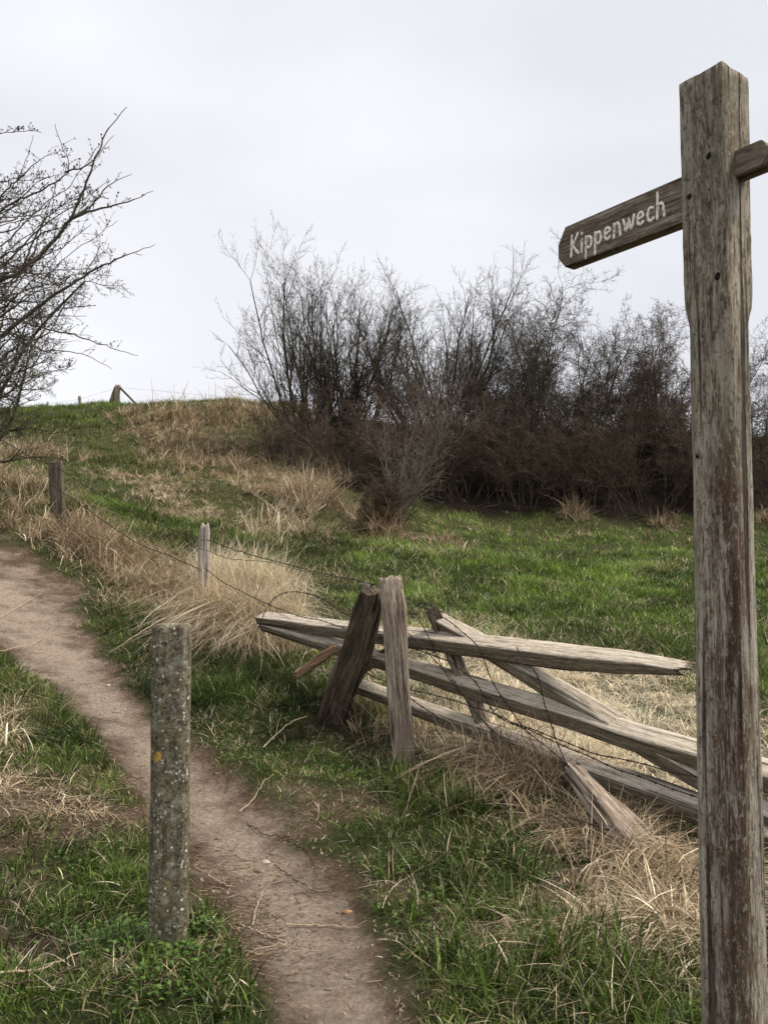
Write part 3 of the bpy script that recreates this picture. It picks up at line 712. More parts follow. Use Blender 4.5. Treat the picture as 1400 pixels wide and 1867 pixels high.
for (l_, py_, r_) in ((-.005, 1340, .010), (-.012, 1540, .011), (-.02, 1688, .010), (.03, 830, .007)):
    on_post('knot', l_, at(1300, py_, PY)[2] - gz, 'L', r_)
for o in C.objects:
    if o.name.startswith('knot'): o.data.materials[0] = M_brown

# --- bollard
bp = at(307, 1722, 3.42); bgz = float(H(bp[0], bp[1]))
def bollard():
    Hh = at(307, 1137, 3.42)[2] - bgz; zs = list(np.linspace(-.3, Hh - .03, 50)) + [Hh - .018, Hh - .008, Hh - .002, Hh]
    hs0 = .0735; rings = []; R = 40
    for i, z in enumerate(zs):
        k = i - 50; sh = [0, .004, .012, .026][k] if k >= 0 else 0
        c = .022; hs = hs0 - sh
        pts = []
        for (ux, uy) in ((1, 0), (0, 1), (-1, 0), (0, -1)):
            tx, ty = -uy, ux
            for a in np.linspace(-1, 1, 10): pts.append((ux * hs + tx * (hs - c) * a, uy * hs + ty * (hs - c) * a))
        pts = np.array(pts); a = np.arange(R); nr = pts / np.hypot(*pts.T)[:, None]
        dn = (vnoise(a * .8, np.full(R, z * 11), 33) - .5) * .006 + (vnoise(a * 1.9, np.full(R, z * 45), 35) - .5) * .003
        rings.append(np.concatenate([pts + nr * dn[:, None], np.full((R, 1), z) + (vnoise(a * .6, np.full(R, 2), 38)[:, None] - .5) * .002 * (k >= 0)], 1))
    v = np.concatenate(rings); a = np.arange(R); b = (a + 1) % R; n = len(zs)
    qd = np.concatenate([np.stack([k * R + a, k * R + b, (k + 1) * R + b, (k + 1) * R + a], 1) for k in range(n - 1)])
    v = np.concatenate([v, [[0, 0, zs[-1] + .004]]]); tr = np.stack([(n - 1) * R + a, (n - 1) * R + b, np.full(R, len(v) - 1)], 1)
    return np_mesh('bollard', v, [qd, tr], smooth=False)
bo = link('bollard', bollard(), M_conc, None, Matrix.Translation((bp[0], bp[1], bgz)) @ Matrix.Rotation(math.radians(9), 4, 'Z') @ Matrix.Rotation(math.radians(-.3), 4, 'Y'))
tag(bo, 'speckled square concrete bollard with rounded edges and lichen, beside the path', 'bollard')

# --- gate
def gy(px): return 1 / (.1266 + .0956 * (px - 474) / 782)
gd = at(1256, 1220, gy(1256)) - at(474, 1126, gy(474)); 
GN = (-.46, -.33, 1)                                     # the gate has sagged over, its rails rolled towards the path
gate = empty('broken_gate', (*at(900, 1300, gy(900))[:2], float(H(*at(900, 1300, gy(900))[:2]))), label='collapsed grey wooden field gate leaning behind the two posts', cat='gate')
W3 = .058
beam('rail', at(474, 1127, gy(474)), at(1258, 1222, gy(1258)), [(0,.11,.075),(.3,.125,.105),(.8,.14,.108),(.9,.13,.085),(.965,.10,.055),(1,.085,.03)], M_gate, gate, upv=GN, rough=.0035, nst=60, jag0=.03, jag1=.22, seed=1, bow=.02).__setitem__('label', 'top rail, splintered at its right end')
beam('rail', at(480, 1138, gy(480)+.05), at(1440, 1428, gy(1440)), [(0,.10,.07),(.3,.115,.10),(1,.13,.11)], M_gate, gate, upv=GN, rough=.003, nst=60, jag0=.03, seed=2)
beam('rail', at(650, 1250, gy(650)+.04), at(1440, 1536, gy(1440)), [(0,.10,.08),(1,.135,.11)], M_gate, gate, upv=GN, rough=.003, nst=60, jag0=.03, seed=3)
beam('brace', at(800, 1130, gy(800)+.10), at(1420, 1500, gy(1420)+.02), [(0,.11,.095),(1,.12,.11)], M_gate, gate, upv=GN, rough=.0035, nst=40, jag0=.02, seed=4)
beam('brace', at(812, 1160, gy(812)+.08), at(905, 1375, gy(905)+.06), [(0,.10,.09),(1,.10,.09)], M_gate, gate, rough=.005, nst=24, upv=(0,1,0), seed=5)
beam('upright', at(812, 1170, gy(812)+.12), at(786, 1104, gy(786)+.02), [(0,.09,.085),(.7,.095,.09),(1,.075,.07)], M_dark, gate, rough=.007, nst=16, upv=(0,1,0), jag1=.05, seed=6)
beam('brace', at(640, 1228, gy(640)+.04), at(735, 1172, gy(735)+.10), [(0,.08,.08),(1,.085,.085)], M_dark, gate, rough=.005, nst=16, seed=7)

# --- the two posts at the gate
t = beam('gate_post', at(747, 1475, 5.86), at(713, 1052, 5.80), [(0,.135,.13),(.35,.155,.135),(.62,.15,.135),(.85,.165,.14),(1,.15,.12)], M_grey, None, upv=(0,1,0), rough=.009, nst=60, jag1=.05, seed=12, nc=9)
tag(t, 'pale grey split upright post standing in front of the broken gate', 'post')
t = beam('gate_post', at(596, 1345, 6.75), at(683, 1072, 6.02), [(0,.24,.17),(.3,.23,.165),(.7,.22,.16),(.9,.20,.15),(1,.15,.12)], M_dark, None, upv=(0,1,0), rough=.011, nst=50, jag1=.07, seed=14, nc=9)
tag(t, 'thick dark post leaning over with its head against the pale post', 'post')
t = beam('broken_plank', at(535, 1233, 6.75), at(618, 1181, 6.75), [(0,.10,.06),(.6,.11,.075),(1,.10,.06)], M_brown, None, rough=.006, nst=20, jag0=.06, jag1=.05, seed=16)
tag(t, 'short broken brown plank sticking out left of the leaning dark post', 'plank')
t = beam('fallen_post', at(1262, 1655, 3.78), at(1040, 1402, 4.62), [(0,.10,.08),(.25,.13,.10),(.48,.20,.13),(.56,.17,.12),(.8,.10,.09),(1,.07,.06)], M_grey, None, upv=(.3,-.6,.7), rough=.018, nst=60, jag1=.06, seed=18, nc=9)
tag(t, 'rotten fallen post lying in dry grass below the gate, flared at the root end', 'post')

# --- fence posts up the slope
t = beam('fence_post', at(367, 1135, 9.95), at(374, 955, 9.95), [(0,.125,.08),(.5,.13,.08),(.9,.12,.075),(1,.09,.06)], M_pale, None, upv=(0,1,0), rough=.005, nst=24, jag1=.08, seed=20)
tag(t, 'pale bleached fence post in straw just behind the bollard top', 'fence post', 'fence posts up the slope')
t = beam('fence_post', at(106, 970, 13.5), at(102, 840, 13.5), [(0,.20,.17),(.5,.20,.16),(.94,.19,.16),(1,.17,.15)], M_dark, None, upv=(0,1,0), rough=.009, nst=24, jag1=.03, seed=21)
tag(t, 'stout brown fence post half way up the bank at the left', 'fence post', 'fence posts up the slope')
def hpost(px, yt, yb, Y, wd, seed, label, m=M_grey):
    return tag(beam('fence_post', at(px + 1, yb + 10, Y), at(px, yt, Y), [(0,wd,wd),(1,wd,wd*.9)], m, None, upv=(0,1,0), rough=.006, nst=10, seed=seed), label, 'fence post', 'fence posts up the slope')
hpost(145, 722, 742, 50, .15, 22, 'small fence post on the skyline, the nearer one left of the braced post')
hpost(87, 732, 750, 56, .10, 23, 'thinnest fence post on the skyline, farthest to the left')
e = empty('braced_fence_post', at(212, 742, 40), label='braced strainer post with two slanting struts on the crest of the hill', cat='fence post')
beam('post', at(213, 752, 40), at(215, 702, 40), [(0,.24,.22),(1,.23,.2)], M_grey, e, upv=(0,1,0), rough=.01, nst=14, seed=24)
beam('strut', at(198, 746, 39.8), at(212, 706, 40.1), [(0,.2,.16),(1,.16,.14)], M_dark, e, upv=(0,1,0), rough=.006, nst=12, seed=25)
beam('strut', at(256, 745, 39.6), at(219, 707, 39.9), [(0,.09,.09),(1,.10,.09)], M_dark, e, upv=(0,1,0), rough=.006, nst=12, seed=26)
t = beam('fence_post', at(508, 748, 37), at(524, 731, 37), [(0,.22,.2),(1,.18,.18)], plain('mossy_wood', (.06,.075,.03), .9, (.03,.03,.015), 12), None, upv=(0,1,0), rough=.01, nst=10, seed=27)
tag(t, 'mossy leaning fence stump on the crest beside the bushes', 'fence post')

# ------------------------------------------------------------------ wire
def wire(pts, label, group, barbs=True, r=.0026, plainw=False):
    p = np.array(pts); d = np.concatenate([[0], np.cumsum(np.linalg.norm(np.diff(p, axis=0), axis=1))]); L = d[-1]
    n = max(8, int(L / .018)); u = np.linspace(0, L, n); q_ = np.stack([np.interp(u, d, p[:, k]) for k in range(3)], 1)
    for _ in range(14): q_[1:-1] = (q_[:-2] + 2 * q_[1:-1] + q_[2:]) / 4
    wob = np.stack([(vnoise(u * 6, np.full(n, k * 5.), 91) - .5) * .012 for k in range(3)], 1); q_ = q_ + wob
    tg = np.gradient(q_, axis=0); tg /= np.linalg.norm(tg, axis=1, keepdims=True)
    a = np.cross(tg, [0.1, .2, 1]); a /= np.linalg.norm(a, axis=1, keepdims=True); b = np.cross(tg, a); segs = []
    rad = np.maximum(1, q_[:, 1] / 7) ** .7 * r
    for s in ((0,) if plainw else (0, math.pi)):
        ph = u * 130 + s; o = q_ + (a * np.cos(ph)[:, None] + b * np.sin(ph)[:, None]) * (0 if plainw else rad[:, None] * .95)
        segs.append(np.c_[o[:-1], o[1:], rad[:-1], rad[1:]])
    sg = np.concatenate(segs)
    if barbs:
        bs_ = []
        for k in np.arange(.05, L, .105):
            c = np.array([np.interp(k, u, q_[:, j]) for j in range(3)]); i = min(int(k / L * n), n - 1); rr = rad[i]
            for j in range(4):
                dv = rng.normal(0, 1, 3); dv /= np.linalg.norm(dv); bs_.append([*(c - dv * .003), *(c + dv * .017 * (rr / r) ** .5), rr * .8, rr * .3])
            bs_.append([*(c - tg[i] * .006), *(c + tg[i] * .006), rr * 2.1, rr * 2.1])
        sg = np.concatenate([sg, np.array(bs_)])
    v, qd = tubes(sg, 5); o = link('barbed_wire' if barbs else 'wire', np_mesh('barbed_wire', v, [qd]), M_wire)
    return tag(o, label, 'wire', group)
def PL(l): return [at(*k) for k in l]
def interpY(l, Y0, Y1):
    x0, x1 = l[0][0], l[-1][0]; return [at(x, y, 1 / (1 / Y0 + (1 / Y1 - 1 / Y0) * (x - x0) / (x1 - x0))) for x, y in l]
FG = 'barbed wire strands of the slope fence'
wire(interpY([(-20,790),(20,812),(60,835),(100,851)], 17, 13.45), 'rusty barbed wire running off left from the stout brown post', FG)
wire(interpY([(104,853),(118,861),(178,900),(228,928),(271,950),(314,966),(343,976),(368,985)], 13.4, 9.9), 'upper barbed wire between the stout brown post and the pale post', FG)
wire(interpY([(104,893),(125,905),(200,957),(243,986),(271,1000),(307,1012),(366,1040)], 13.4, 9.9), 'lower barbed wire between the stout brown post and the pale post', FG)
wire(interpY([(376,985),(386,987),(429,1003),(474,1016),(543,1034),(600,1049),(669,1062),(686,1066)], 9.88, 6.0), 'top barbed wire from the pale post down to the leaning dark post', FG)
wire(interpY([(362,1000),(383,1006),(414,1018),(443,1021),(483,1023),(600,1052)], 9.85, 7.0), 'thin smooth wire sagging below the top barbed strand', FG, barbs=False, plainw=True)
wire(interpY([(372,1036),(381,1043),(414,1066),(460,1088),(500,1107),(543,1123),(583,1131),(640,1150)], 9.85, 6.4), 'lowest barbed wire from the pale post across the gate end', FG)
GG = 'loose barbed wire tangled round the gate'
wire([at(x, y, gy(474) - .12 - .006 * k) for k, (x, y) in enumerate([(468,1150),(473,1138),(483,1114),(500,1089),(526,1078),(557,1080),(589,1091),(609,1109),(611,1123),(610,1163)])], 'loop of barbed wire arching over the left gate end', GG)
wire([at(x, y, 7.0 - .03 * k) for k, (x, y) in enumerate([(560,1082),(589,1093),(612,1108),(645,1130)])], 'short barbed strand leaving the wire loop towards the leaning dark post', GG)
def gw(l, lab, off=.12, **k): wire([at(x, y, gy(x) - off) for x, y in l], lab, GG, **k)
gw([(733,1085),(740,1097),(774,1146),(789,1180),(814,1231),(854,1283),(880,1309),(897,1331),(924,1361)], 'barbed strand falling from the pale post head across the strut')
gw([(700,1111),(729,1143),(760,1169),(789,1200),(811,1220),(854,1277),(900,1340)], 'barbed strand wrapped round the upper pale post', .40)
gw([(786,1120),(811,1128),(834,1146),(869,1174),(886,1209),(897,1243),(937,1306),(980,1351),(1029,1389),(1049,1426),(1077,1471),(1100,1510)], 'long barbed strand from the gate upright down to the fallen post')
gw([(940,1180),(946,1196),(983,1234),(991,1283),(1014,1346),(1031,1389)], 'barbed strand hanging over the long diagonal brace', .14)
gw([(735,1178),(741,1181),(786,1194),(826,1209),(869,1243),(900,1303),(957,1329),(1060,1373),(1129,1404),(1263,1451),(1420,1510)], 'barbed strand running along the lower rail')
gw([(930,1318),(980,1335),(1023,1351),(1083,1374),(1157,1390),(1223,1406),(1400,1452)], 'upper barbed strand between middle rail and lower rail')
gw([(740,1256),(751,1260),(803,1271),(840,1281),(900,1301),(957,1329)], 'barbed strand crossing behind the pale post between the rails')
gw([(640,1208),(651,1217),(671,1231),(717,1249),(757,1280),(800,1310)], 'low barbed strand between the leaning and the pale post', .3)
gw([(790,1108),(777,1101),(766,1100),(754,1103),(768,1110),(786,1112)], 'wire coil tied round the gate upright head', .06)
wire([at(x, y, 4.15) for x, y in [(1030,1492),(1060,1497),(1090,1512),(1110,1512),(1150,1530),(1180,1545)]], 'barbed strand knotted across the fallen post', GG)
wire([at(x, y, 39.9) for x, y in [(90,735),(145,728),(214,706)]], 'faint wire between the skyline posts left of the braced post', FG, barbs=False, r=.0012, plainw=True)
wire([at(x, y, 39.4) for x, y in [(216,706),(330,716),(520,734)]], 'faint wire along the crest right of the braced post', FG, barbs=False, r=.0012, plainw=True)

# ------------------------------------------------------------------ bushes
M_bark = plain('dark_bark', (.070,.062,.042), .9, (.022,.020,.012), 9); M_twig = plain('twig_bark', (.098,.082,.056), .9, (.036,.029,.019), 3)
M_red = plain('reddish_twigs', (.115,.084,.056), .9, (.050,.034,.025), 2); M_canes = plain('bramble_canes', (.135,.100,.068), .9, (.02,.013,.008), 5)
M_lite = plain('pale_twigs', (.20,.17,.14), .9, (.09,.07,.055), 6)
R_ = random.Random(5)
def grow(segs, p, d, L, r, lvl, cfg):
    nseg = cfg['n'][lvl]; st = L / nseg; wob = cfg['wob'][lvl]; up = cfg['up'][lvl]; r1 = r * cfg['taper']
    for k in range(nseg):
        d = [d[j] + R_.gauss(0, wob) for j in range(3)]; d[2] += up
        m = math.sqrt(d[0]**2 + d[1]**2 + d[2]**2); d = [c / m for c in d]
        q = [p[j] + d[j] * st for j in range(3)]; ra = r + (r1 - r) * k / nseg; rb = r + (r1 - r) * (k + 1) / nseg
        segs.append((*p, *q, ra, rb)); p = q
        if lvl > 0 and k >= cfg['from'][lvl]:
            for _ in range(cfg['kids'][lvl] if R_.random() < .999 else 0):
                if R_.random() > cfg['prob']: continue
                a = R_.uniform(0, 6.283); s = cfg['spread'][lvl] * R_.uniform(.6, 1.3)
                v = [R_.gauss(0, 1) for _ in range(3)]; dt = sum(v[j] * d[j] for j in range(3)); v = [v[j] - dt * d[j] for j in range(3)]
                mm = math.sqrt(sum(c * c for c in v)) or 1; nd = [d[j] * math.cos(s) + v[j] / mm * math.sin(s) for j in range(3)]
                grow(segs, q, nd, L * cfg['len'][lvl] * R_.uniform(.55, 1.25) * (1 - .45 * k / nseg), max(rb * .62, cfg['rmin']), lvl - 1, cfg)
    return segs
def bush(name, cfg, px, py, Y, stems, L, r0, spreadr, lean, label, cat, m1, m2, group=None, dirx=0, base=None):
    b = at(px, py, Y); bx, by = b[0], b[1]; bz = float(H(bx, by)); segs = []
    for k in range(stems):
        a = R_.uniform(0, 6.283); ro = spreadr * R_.random() ** .5; x, y = bx + ro * math.cos(a), by + ro * math.sin(a) * .7
        le = lean * R_.uniform(.15, 1.1); d = [math.cos(a) * le + dirx, math.sin(a) * le * .7, 1]
        segs.append((bx, by, bz - .25, x, y, bz - .1, r0, r0))
        grow(segs, [x, y, bz - .1], d, L * (R_.uniform(.45, 1.08) if spreadr > 1 else R_.uniform(.68, 1.08)), r0 * R_.uniform(.6, 1.2), 3, cfg)
    s = np.array(segs); e = empty(name, (bx, by, bz), label=label, cat=cat, group=group)
    big = s[:, 6] > r0 * .33
    for nm, mk, mm in (('branches', big, m1), ('twigs', ~big, m2)):
        if mk.any(): 
            ob = link(nm, tube_mesh(nm, s[mk]), mm, e)
    return len(segs)
TREE = dict(n=[3,4,6,9], wob=[.18,.16,.13,.08], up=[.05,.06,.07,.05], taper=.36, kids=[0,2,2,2], prob=.74, spread=[.6,.75,.72,.6], len=[0,.46,.46,.40], rmin=.0038)
TREE['from'] = [0, 0, 0, 1]
HAW = dict(TREE, n=[4,5,7,9], wob=[.26,.24,.20,.15], up=[.02,.03,.04,.05], spread=[.9,.95,.9,.85], kids=[0,2,2,2], prob=.88, rmin=.0046)
LOW = dict(TREE, wob=[.2,.16,.13,.12], up=[-.03,-.05,-.06,-.04], spread=[.8,.7,.6,.5], kids=[0,2,2,2], prob=.84, rmin=.0038)
BACK = dict(HAW, prob=.8, n=[3,4,5,7])
tot = 0
for a in [
 ('bare_tree', TREE, 578, 800, 27.0, 28, 5.3, .036, .8, .48, 'tallest bare shrub, many slender stems fanning up at the left end of the thicket', M_bark, M_twig, -.04),
 ('bare_tree', TREE, 640, 815, 27.5, 14, 5.3, .036, .6, .5, 'bare many-stemmed shrub just right of the tallest fan-shaped one', M_bark, M_twig, .05),
 ('bare_tree', TREE, 795, 850, 27.0, 18, 5.6, .046, .8, .55, 'second tallest bare shrub, peaking in the middle of the thicket', M_bark, M_twig, .0),
 ('bare_tree', HAW, 890, 870, 26.5, 14, 5.5, .030, 1.1, .65, 'rounded bare shrub between the middle peak and the reddish shrubs', M_bark, M_twig, .0),
 ('bare_tree', HAW, 1010, 875, 27.5, 16, 5.7, .030, 1.2, .6, 'pale twiggy bare shrub whose tips stand under the finger board', M_bark, M_twig, 0),
 ('bare_tree', HAW, 1120, 885, 27.0, 18, 5.1, .030, 1.4, .6, 'dense reddish bare shrub left of the signpost', M_red, M_red, 0),
 ('bare_tree', HAW, 1215, 890, 27.5, 18, 4.5, .030, 1.4, .6, 'dense reddish bare shrub partly hidden behind the signpost', M_red, M_red, 0),
 ('bare_tree', HAW, 1400, 890, 27.0, 16, 4.3, .030, 1.4, .6, 'bare shrub cut by the right edge of the photo', M_red, M_red, 0)]:
    tot += bush(a[0], a[1], a[2], a[3], a[4], a[5], a[6], a[7], a[8], a[9], a[10], 'shrub', a[11], a[12], 'bare shrubs of the thicket', a[13])
for k, (px, py, Y, st, L, lab) in enumerate([
 (540, 850, 24.5, 12, 2.3, 'low dark scrub at the left foot of the tallest bare shrub'),
 (640, 900, 23.0, 14, 2.5, 'low dark scrub left of the small front shrub'),
 (745, 920, 23.2, 16, 2.9, 'dark brown scrub mound behind the small front shrub'),
 (850, 930, 23.8, 17, 3.0, 'arching scrub mound in the middle of the thicket foot'),
 (960, 938, 24.2, 18, 3.1, 'arching brown scrub mound below the finger board'),
 (1070, 942, 24.5, 18, 3.1, 'broad brown scrub mound overhanging the meadow'),
 (1180, 945, 24.8, 18, 3.0, 'brown scrub mound touching the left side of the signpost'),
 (1290, 945, 25.2, 14, 3.0, 'brown scrub mound mostly behind the signpost'),
 (1400, 945, 25.4, 14, 3.0, 'brown scrub mound right of the signpost'),
 (690, 800, 29.5, 20, 3.7, 'scrub on the bank top behind the gap between the two tallest shrubs'),
 (850, 800, 30.0, 20, 3.7, 'scrub on the bank top behind the rounded bare shrub'),
 (960, 810, 30.0, 20, 3.7, 'scrub on the bank top left of the pale twiggy shrub'),
 (1070, 810, 30.0, 20, 3.1, 'scrub on the bank top between the pale and the reddish shrub'),
 (1180, 815, 30.0, 20, 2.7, 'scrub on the bank top just left of the signpost'),
 (1310, 815, 30.0, 10, 3.2, 'scrub on the bank top hidden mostly by the signpost')]):
    tot += bush('bramble_bush', BACK if Y > 29 else LOW, px, py, Y, st, L, .020, 1.5 if Y > 29 else .95, .75, lab, 'bush', M_canes, M_canes, 'arching scrub along the thicket foot')
FRONT = dict(TREE, kids=[0,1,1,2], prob=.7, up=[.0,.02,.03,.03])
tot += bush('small_shrub', FRONT, 705, 985, 17.5, 14, 3.3, .016, .2, .85, 'small pale stemmed shrub standing out in front of the dark thicket', 'shrub', M_lite, M_lite)
STUB = dict(LOW, up=[.02,.05,.06,.05], wob=[.3,.25,.2,.12])
tot += bush('scrub_stool', STUB, 700, 1000, 16.6, 26, .95, .010, .30, .22, 'short dense dark tuft of twigs at the foot of the small shrub', 'shrub', M_red, M_red)
tot += bush('distant_shrub', HAW, -150, 800, 13.5, 12, 4.3, .04, .6, .8, 'fine twigged bare shrub behind the budding branches at the left edge', 'shrub', M_bark, M_twig)
print('bush segments', tot)

# ------------------------------------------------------------------ budding tree at the left
TR = np.array([-3.75, 5.6]); tz = float(H(*TR))
tree = empty('budding_tree', (TR[0], TR[1], tz), label='budding bare tree reaching in from the left edge over the path', cat='tree')
trunk, twg, buds = [], [], []
def poly(pts, r0, r1, dest):
    n = len(pts)
    for k in range(n - 1):
        dest.append((*pts[k], *pts[k + 1], r0 + (r1 - r0) * k / (n - 1), r0 + (r1 - r0) * (k + 1) / (n - 1)))
def smooth(p, it=2, step=.04, crook=0):
    p = np.array(p, float); d = np.concatenate([[0], np.cumsum(np.linalg.norm(np.diff(p, axis=0), axis=1))]); u = np.linspace(0, d[-1], max(4, int(d[-1] / step)))
    q_ = np.stack([np.interp(u, d, p[:, k]) for k in range(3)], 1)
    for _ in range(it): q_[1:-1] = (q_[:-2] + 2 * q_[1:-1] + q_[2:]) / 4
    q_[1:-1] += rng.normal(0, .0034, (len(q_) - 2, 3)); w_ = np.cumsum(rng.normal(0, .006, q_.shape), 0) * (np.linspace(0, 1, len(q_)) * np.linspace(1, 0, len(q_)))[:, None] * 2.2 * crook; return q_ + w_
def bud(p, d, s):
    """a pair of opening leaves"""
    for sg in (-1, 1):
        a = rng.normal(0, 1, 3); sd_ = np.cross(d, a); sd_ /= np.linalg.norm(sd_) + 1e-9
        v = d * .7 + sd_ * .7 * sg; buds.append((p, v / np.linalg.norm(v), s * rng.uniform(.6, 1.3)))
def twigs_on(pts, r0, r1, dens, Lr, lvl=0, t0=.1):
    L = np.linalg.norm(np.diff(pts, axis=0), axis=1).sum(); n = rng.poisson(L * dens)
    for _ in range(n):
        t = rng.uniform(t0, 1); i = int(t * (len(pts) - 2)); p = pts[i]; d = pts[i + 1] - pts[i]; d /= np.linalg.norm(d)
        v = rng.normal(0, 1, 3); v[1] *= .8; v[2] = abs(v[2]) * .9 + .1; v -= (v @ d) * d; v /= np.linalg.norm(v)
        nd = d * rng.uniform(.3, .9) + v; nd /= np.linalg.norm(nd); l = rng.uniform(*Lr) * (1 - .4 * t)
        q_ = [p]; k = max(3, int(l / .04))
        for _k in range(k):
            nd = nd + rng.normal(0, .13, 3) + np.array([0, 0, .03]); nd /= np.linalg.norm(nd); q_.append(q_[-1] + nd * l / k)
        rr = max((r0 + (r1 - r0) * t) * .5, .0014); poly(q_, rr, .0011, twg)
        for j in range(1, k + 1):
            if rng.random() < .55: bud(q_[j], nd, .0075)
        bud(q_[-1], nd, .009)
        if lvl > 0 and l > .12: twigs_on(np.array(q_), rr, .0012, dens * 1.1, (Lr[0] * .6, Lr[1] * .5), lvl - 1)
def branch(px, Y0, Y1, r0, r1, dens=5, Lr=(.04, .16), lvl=0, root=True, h=None, crook=0):
    n = len(px); p = [at(x, y, Y0 + (Y1 - Y0) * k / (n - 1)) for k, (x, y) in enumerate(px)]
    if root:
        s = p[0]; hb = h if h is not None else max(s[2] - .75, tz + .5)
        p = [np.array([TR[0], TR[1], hb]), np.array([(TR[0] + s[0]) / 2, (TR[1] + s[1]) / 2, (hb + s[2]) / 2 + .08])] + p
    q_ = smooth(p, crook=crook); poly(q_, r0 * (1.5 if root else 1), r1, trunk if r0 > .008 else twg); twigs_on(q_, r0, r1, dens, Lr, lvl, .3 if root else .05)
    if not crook: twigs_on(q_, r0, r1, 11, (.015, .06), 0, .35 if root else .1)
B = branch
B([(-40,525),(0,512),(38,495),(96,443),(128,400),(151,350),(175,286),(196,234),(231,194)], 5.2, 4.9, .019, .0022, 5)
B([(128,400),(144,389),(193,378),(238,366),(280,347)], 5.1, 5.0, .009, .0018, 7, (.03,.12), 0, False)
B([(144,389),(170,373),(186,353),(200,331),(240,317)], 5.1, 5.2, .007, .0018, 7, (.03,.12), 0, False)
B([(-40,400),(0,386),(38,360),(80,344),(109,326),(133,305),(116,276),(100,225)], 4.9, 4.7, .011, .0018, 9, (.04,.18), 1)
B([(119,313),(161,302),(174,289),(207,246)], 4.8, 4.7, .005, .0016, 4, (.03,.08), 0, False)
B([(-40,640),(0,614),(32,588),(80,550),(129,517),(170,492),(206,476),(241,460),(283,445)], 5.3, 5.0, .021, .0018, 6, (.04,.13))
B([(42,588),(80,598),(129,607),(161,620),(206,636),(251,648)], 5.2, 4.9, .007, .0018, 5, (.03,.12), 0, False)
B([(-30,250),(0,244),(26,238),(48,238),(75,241)], 4.8, 4.7, .006, .002, 22, (.03,.10), 1)
B([(-30,385),(0,360),(29,334),(42,309),(55,267),(61,246)], 5.0, 5.0, .007, .0018, 6, (.03,.15), 0)
B([(-30,430),(0,424),(32,418),(64,360),(90,330)], 5.0, 5.1, .009, .002, 9, (.04,.2), 1)
B([(50,480),(64,460),(77,405),(96,360),(106,318)], 5.2, 5.2, .006, .0018, 7, (.03,.14), 0, False)
B([(38,495),(60,440),(80,400),(110,372),(150,352),(165,340)], 5.3, 5.2, .007, .0018, 12, (.03,.14), 1, False)
B([(-40,555),(0,546),(64,550),(96,537),(130,500)], 5.4, 5.5, .007, .0018, 9, (.04,.18), 1)
B([(26,607),(64,630),(87,646),(122,640)], 5.3, 5.2, .006, .0018, 9, (.03,.10), 0, False)
B([(-20,560),(20,620),(64,646),(100,670),(125,681)], 5.4, 5.2, .006, .0018, 8, (.03,.12), 1)
B([(-40,750),(0,726),(48,694),(90,678),(132,669),(140,655)], 5.2, 5.0, .008, .0018, 10, (.03,.12), 1)
B([(-40,775),(0,757),(32,739),(74,726)], 5.2, 5.1, .007, .0018, 14, (.03,.14), 1)
for k in range(66):                                   # tangle of lesser branches
    y0 = rng.uniform(330, 720); dx = rng.uniform(60, 150) * (1.45 if 400 < y0 < 600 else .75); sl = rng.uniform(-1.1, .45)
    pts = [(-50, y0 + 20), (0, y0)] + [(dx * t_, y0 + sl * dx * t_ + rng.normal(0, 8)) for t_ in (.35, .7, 1)]
    B(pts, rng.uniform(4.9, 6.0), rng.uniform(5.0, 6.4), rng.uniform(.005, .010), .0018, 10, (.06, .26), 1, crook=1.5)
tp = smooth([(TR[0] - .05, TR[1] + .1, tz - .2), (TR[0], TR[1], tz + 1.0), (TR[0] - .08, TR[1] + .05, tz + 2.2), (TR[0] + .05, TR[1], tz + 3.6), (TR[0] - .05, TR[1], tz + 4.6)])
tk = []; poly(tp, .09, .02, tk)
link('trunk', tube_mesh('trunk', tk), M_bark, tree)
M_eld = plain('elder_branch', (.16,.135,.105), .85, (.055,.045,.032), 40)
link('branches', tube_mesh('branches', trunk, .004), M_eld, tree)
link('twigs', tube_mesh('twigs', twg, .004), M_eld, tree)
# buds: little folded leaves (two quads each)
bv, bq = [], []
for k, (p, v, s) in enumerate(buds):
    a = np.cross(v, [.3, .2, 1]); a /= np.linalg.norm(a) + 1e-9; c = np.cross(v, a); o = len(bv)
    bv += [p, p + v * s * .9 + a * s * .45 + c * s * .2, p + v * s * 2.0, p + v * s * .9 - a * s * .45 + c * s * .2, p + v * s * .9]
    bq += [(o, o + 1, o + 2, o + 4), (o, o + 4, o + 2, o + 3)]
link('leaf_buds', np_mesh('leaf_buds', np.array(bv), [np.array(bq)]), plain('bud_green', (.085,.09,.038), .7, (.05,.04,.025), 60), tree)
print('buds', len(buds))

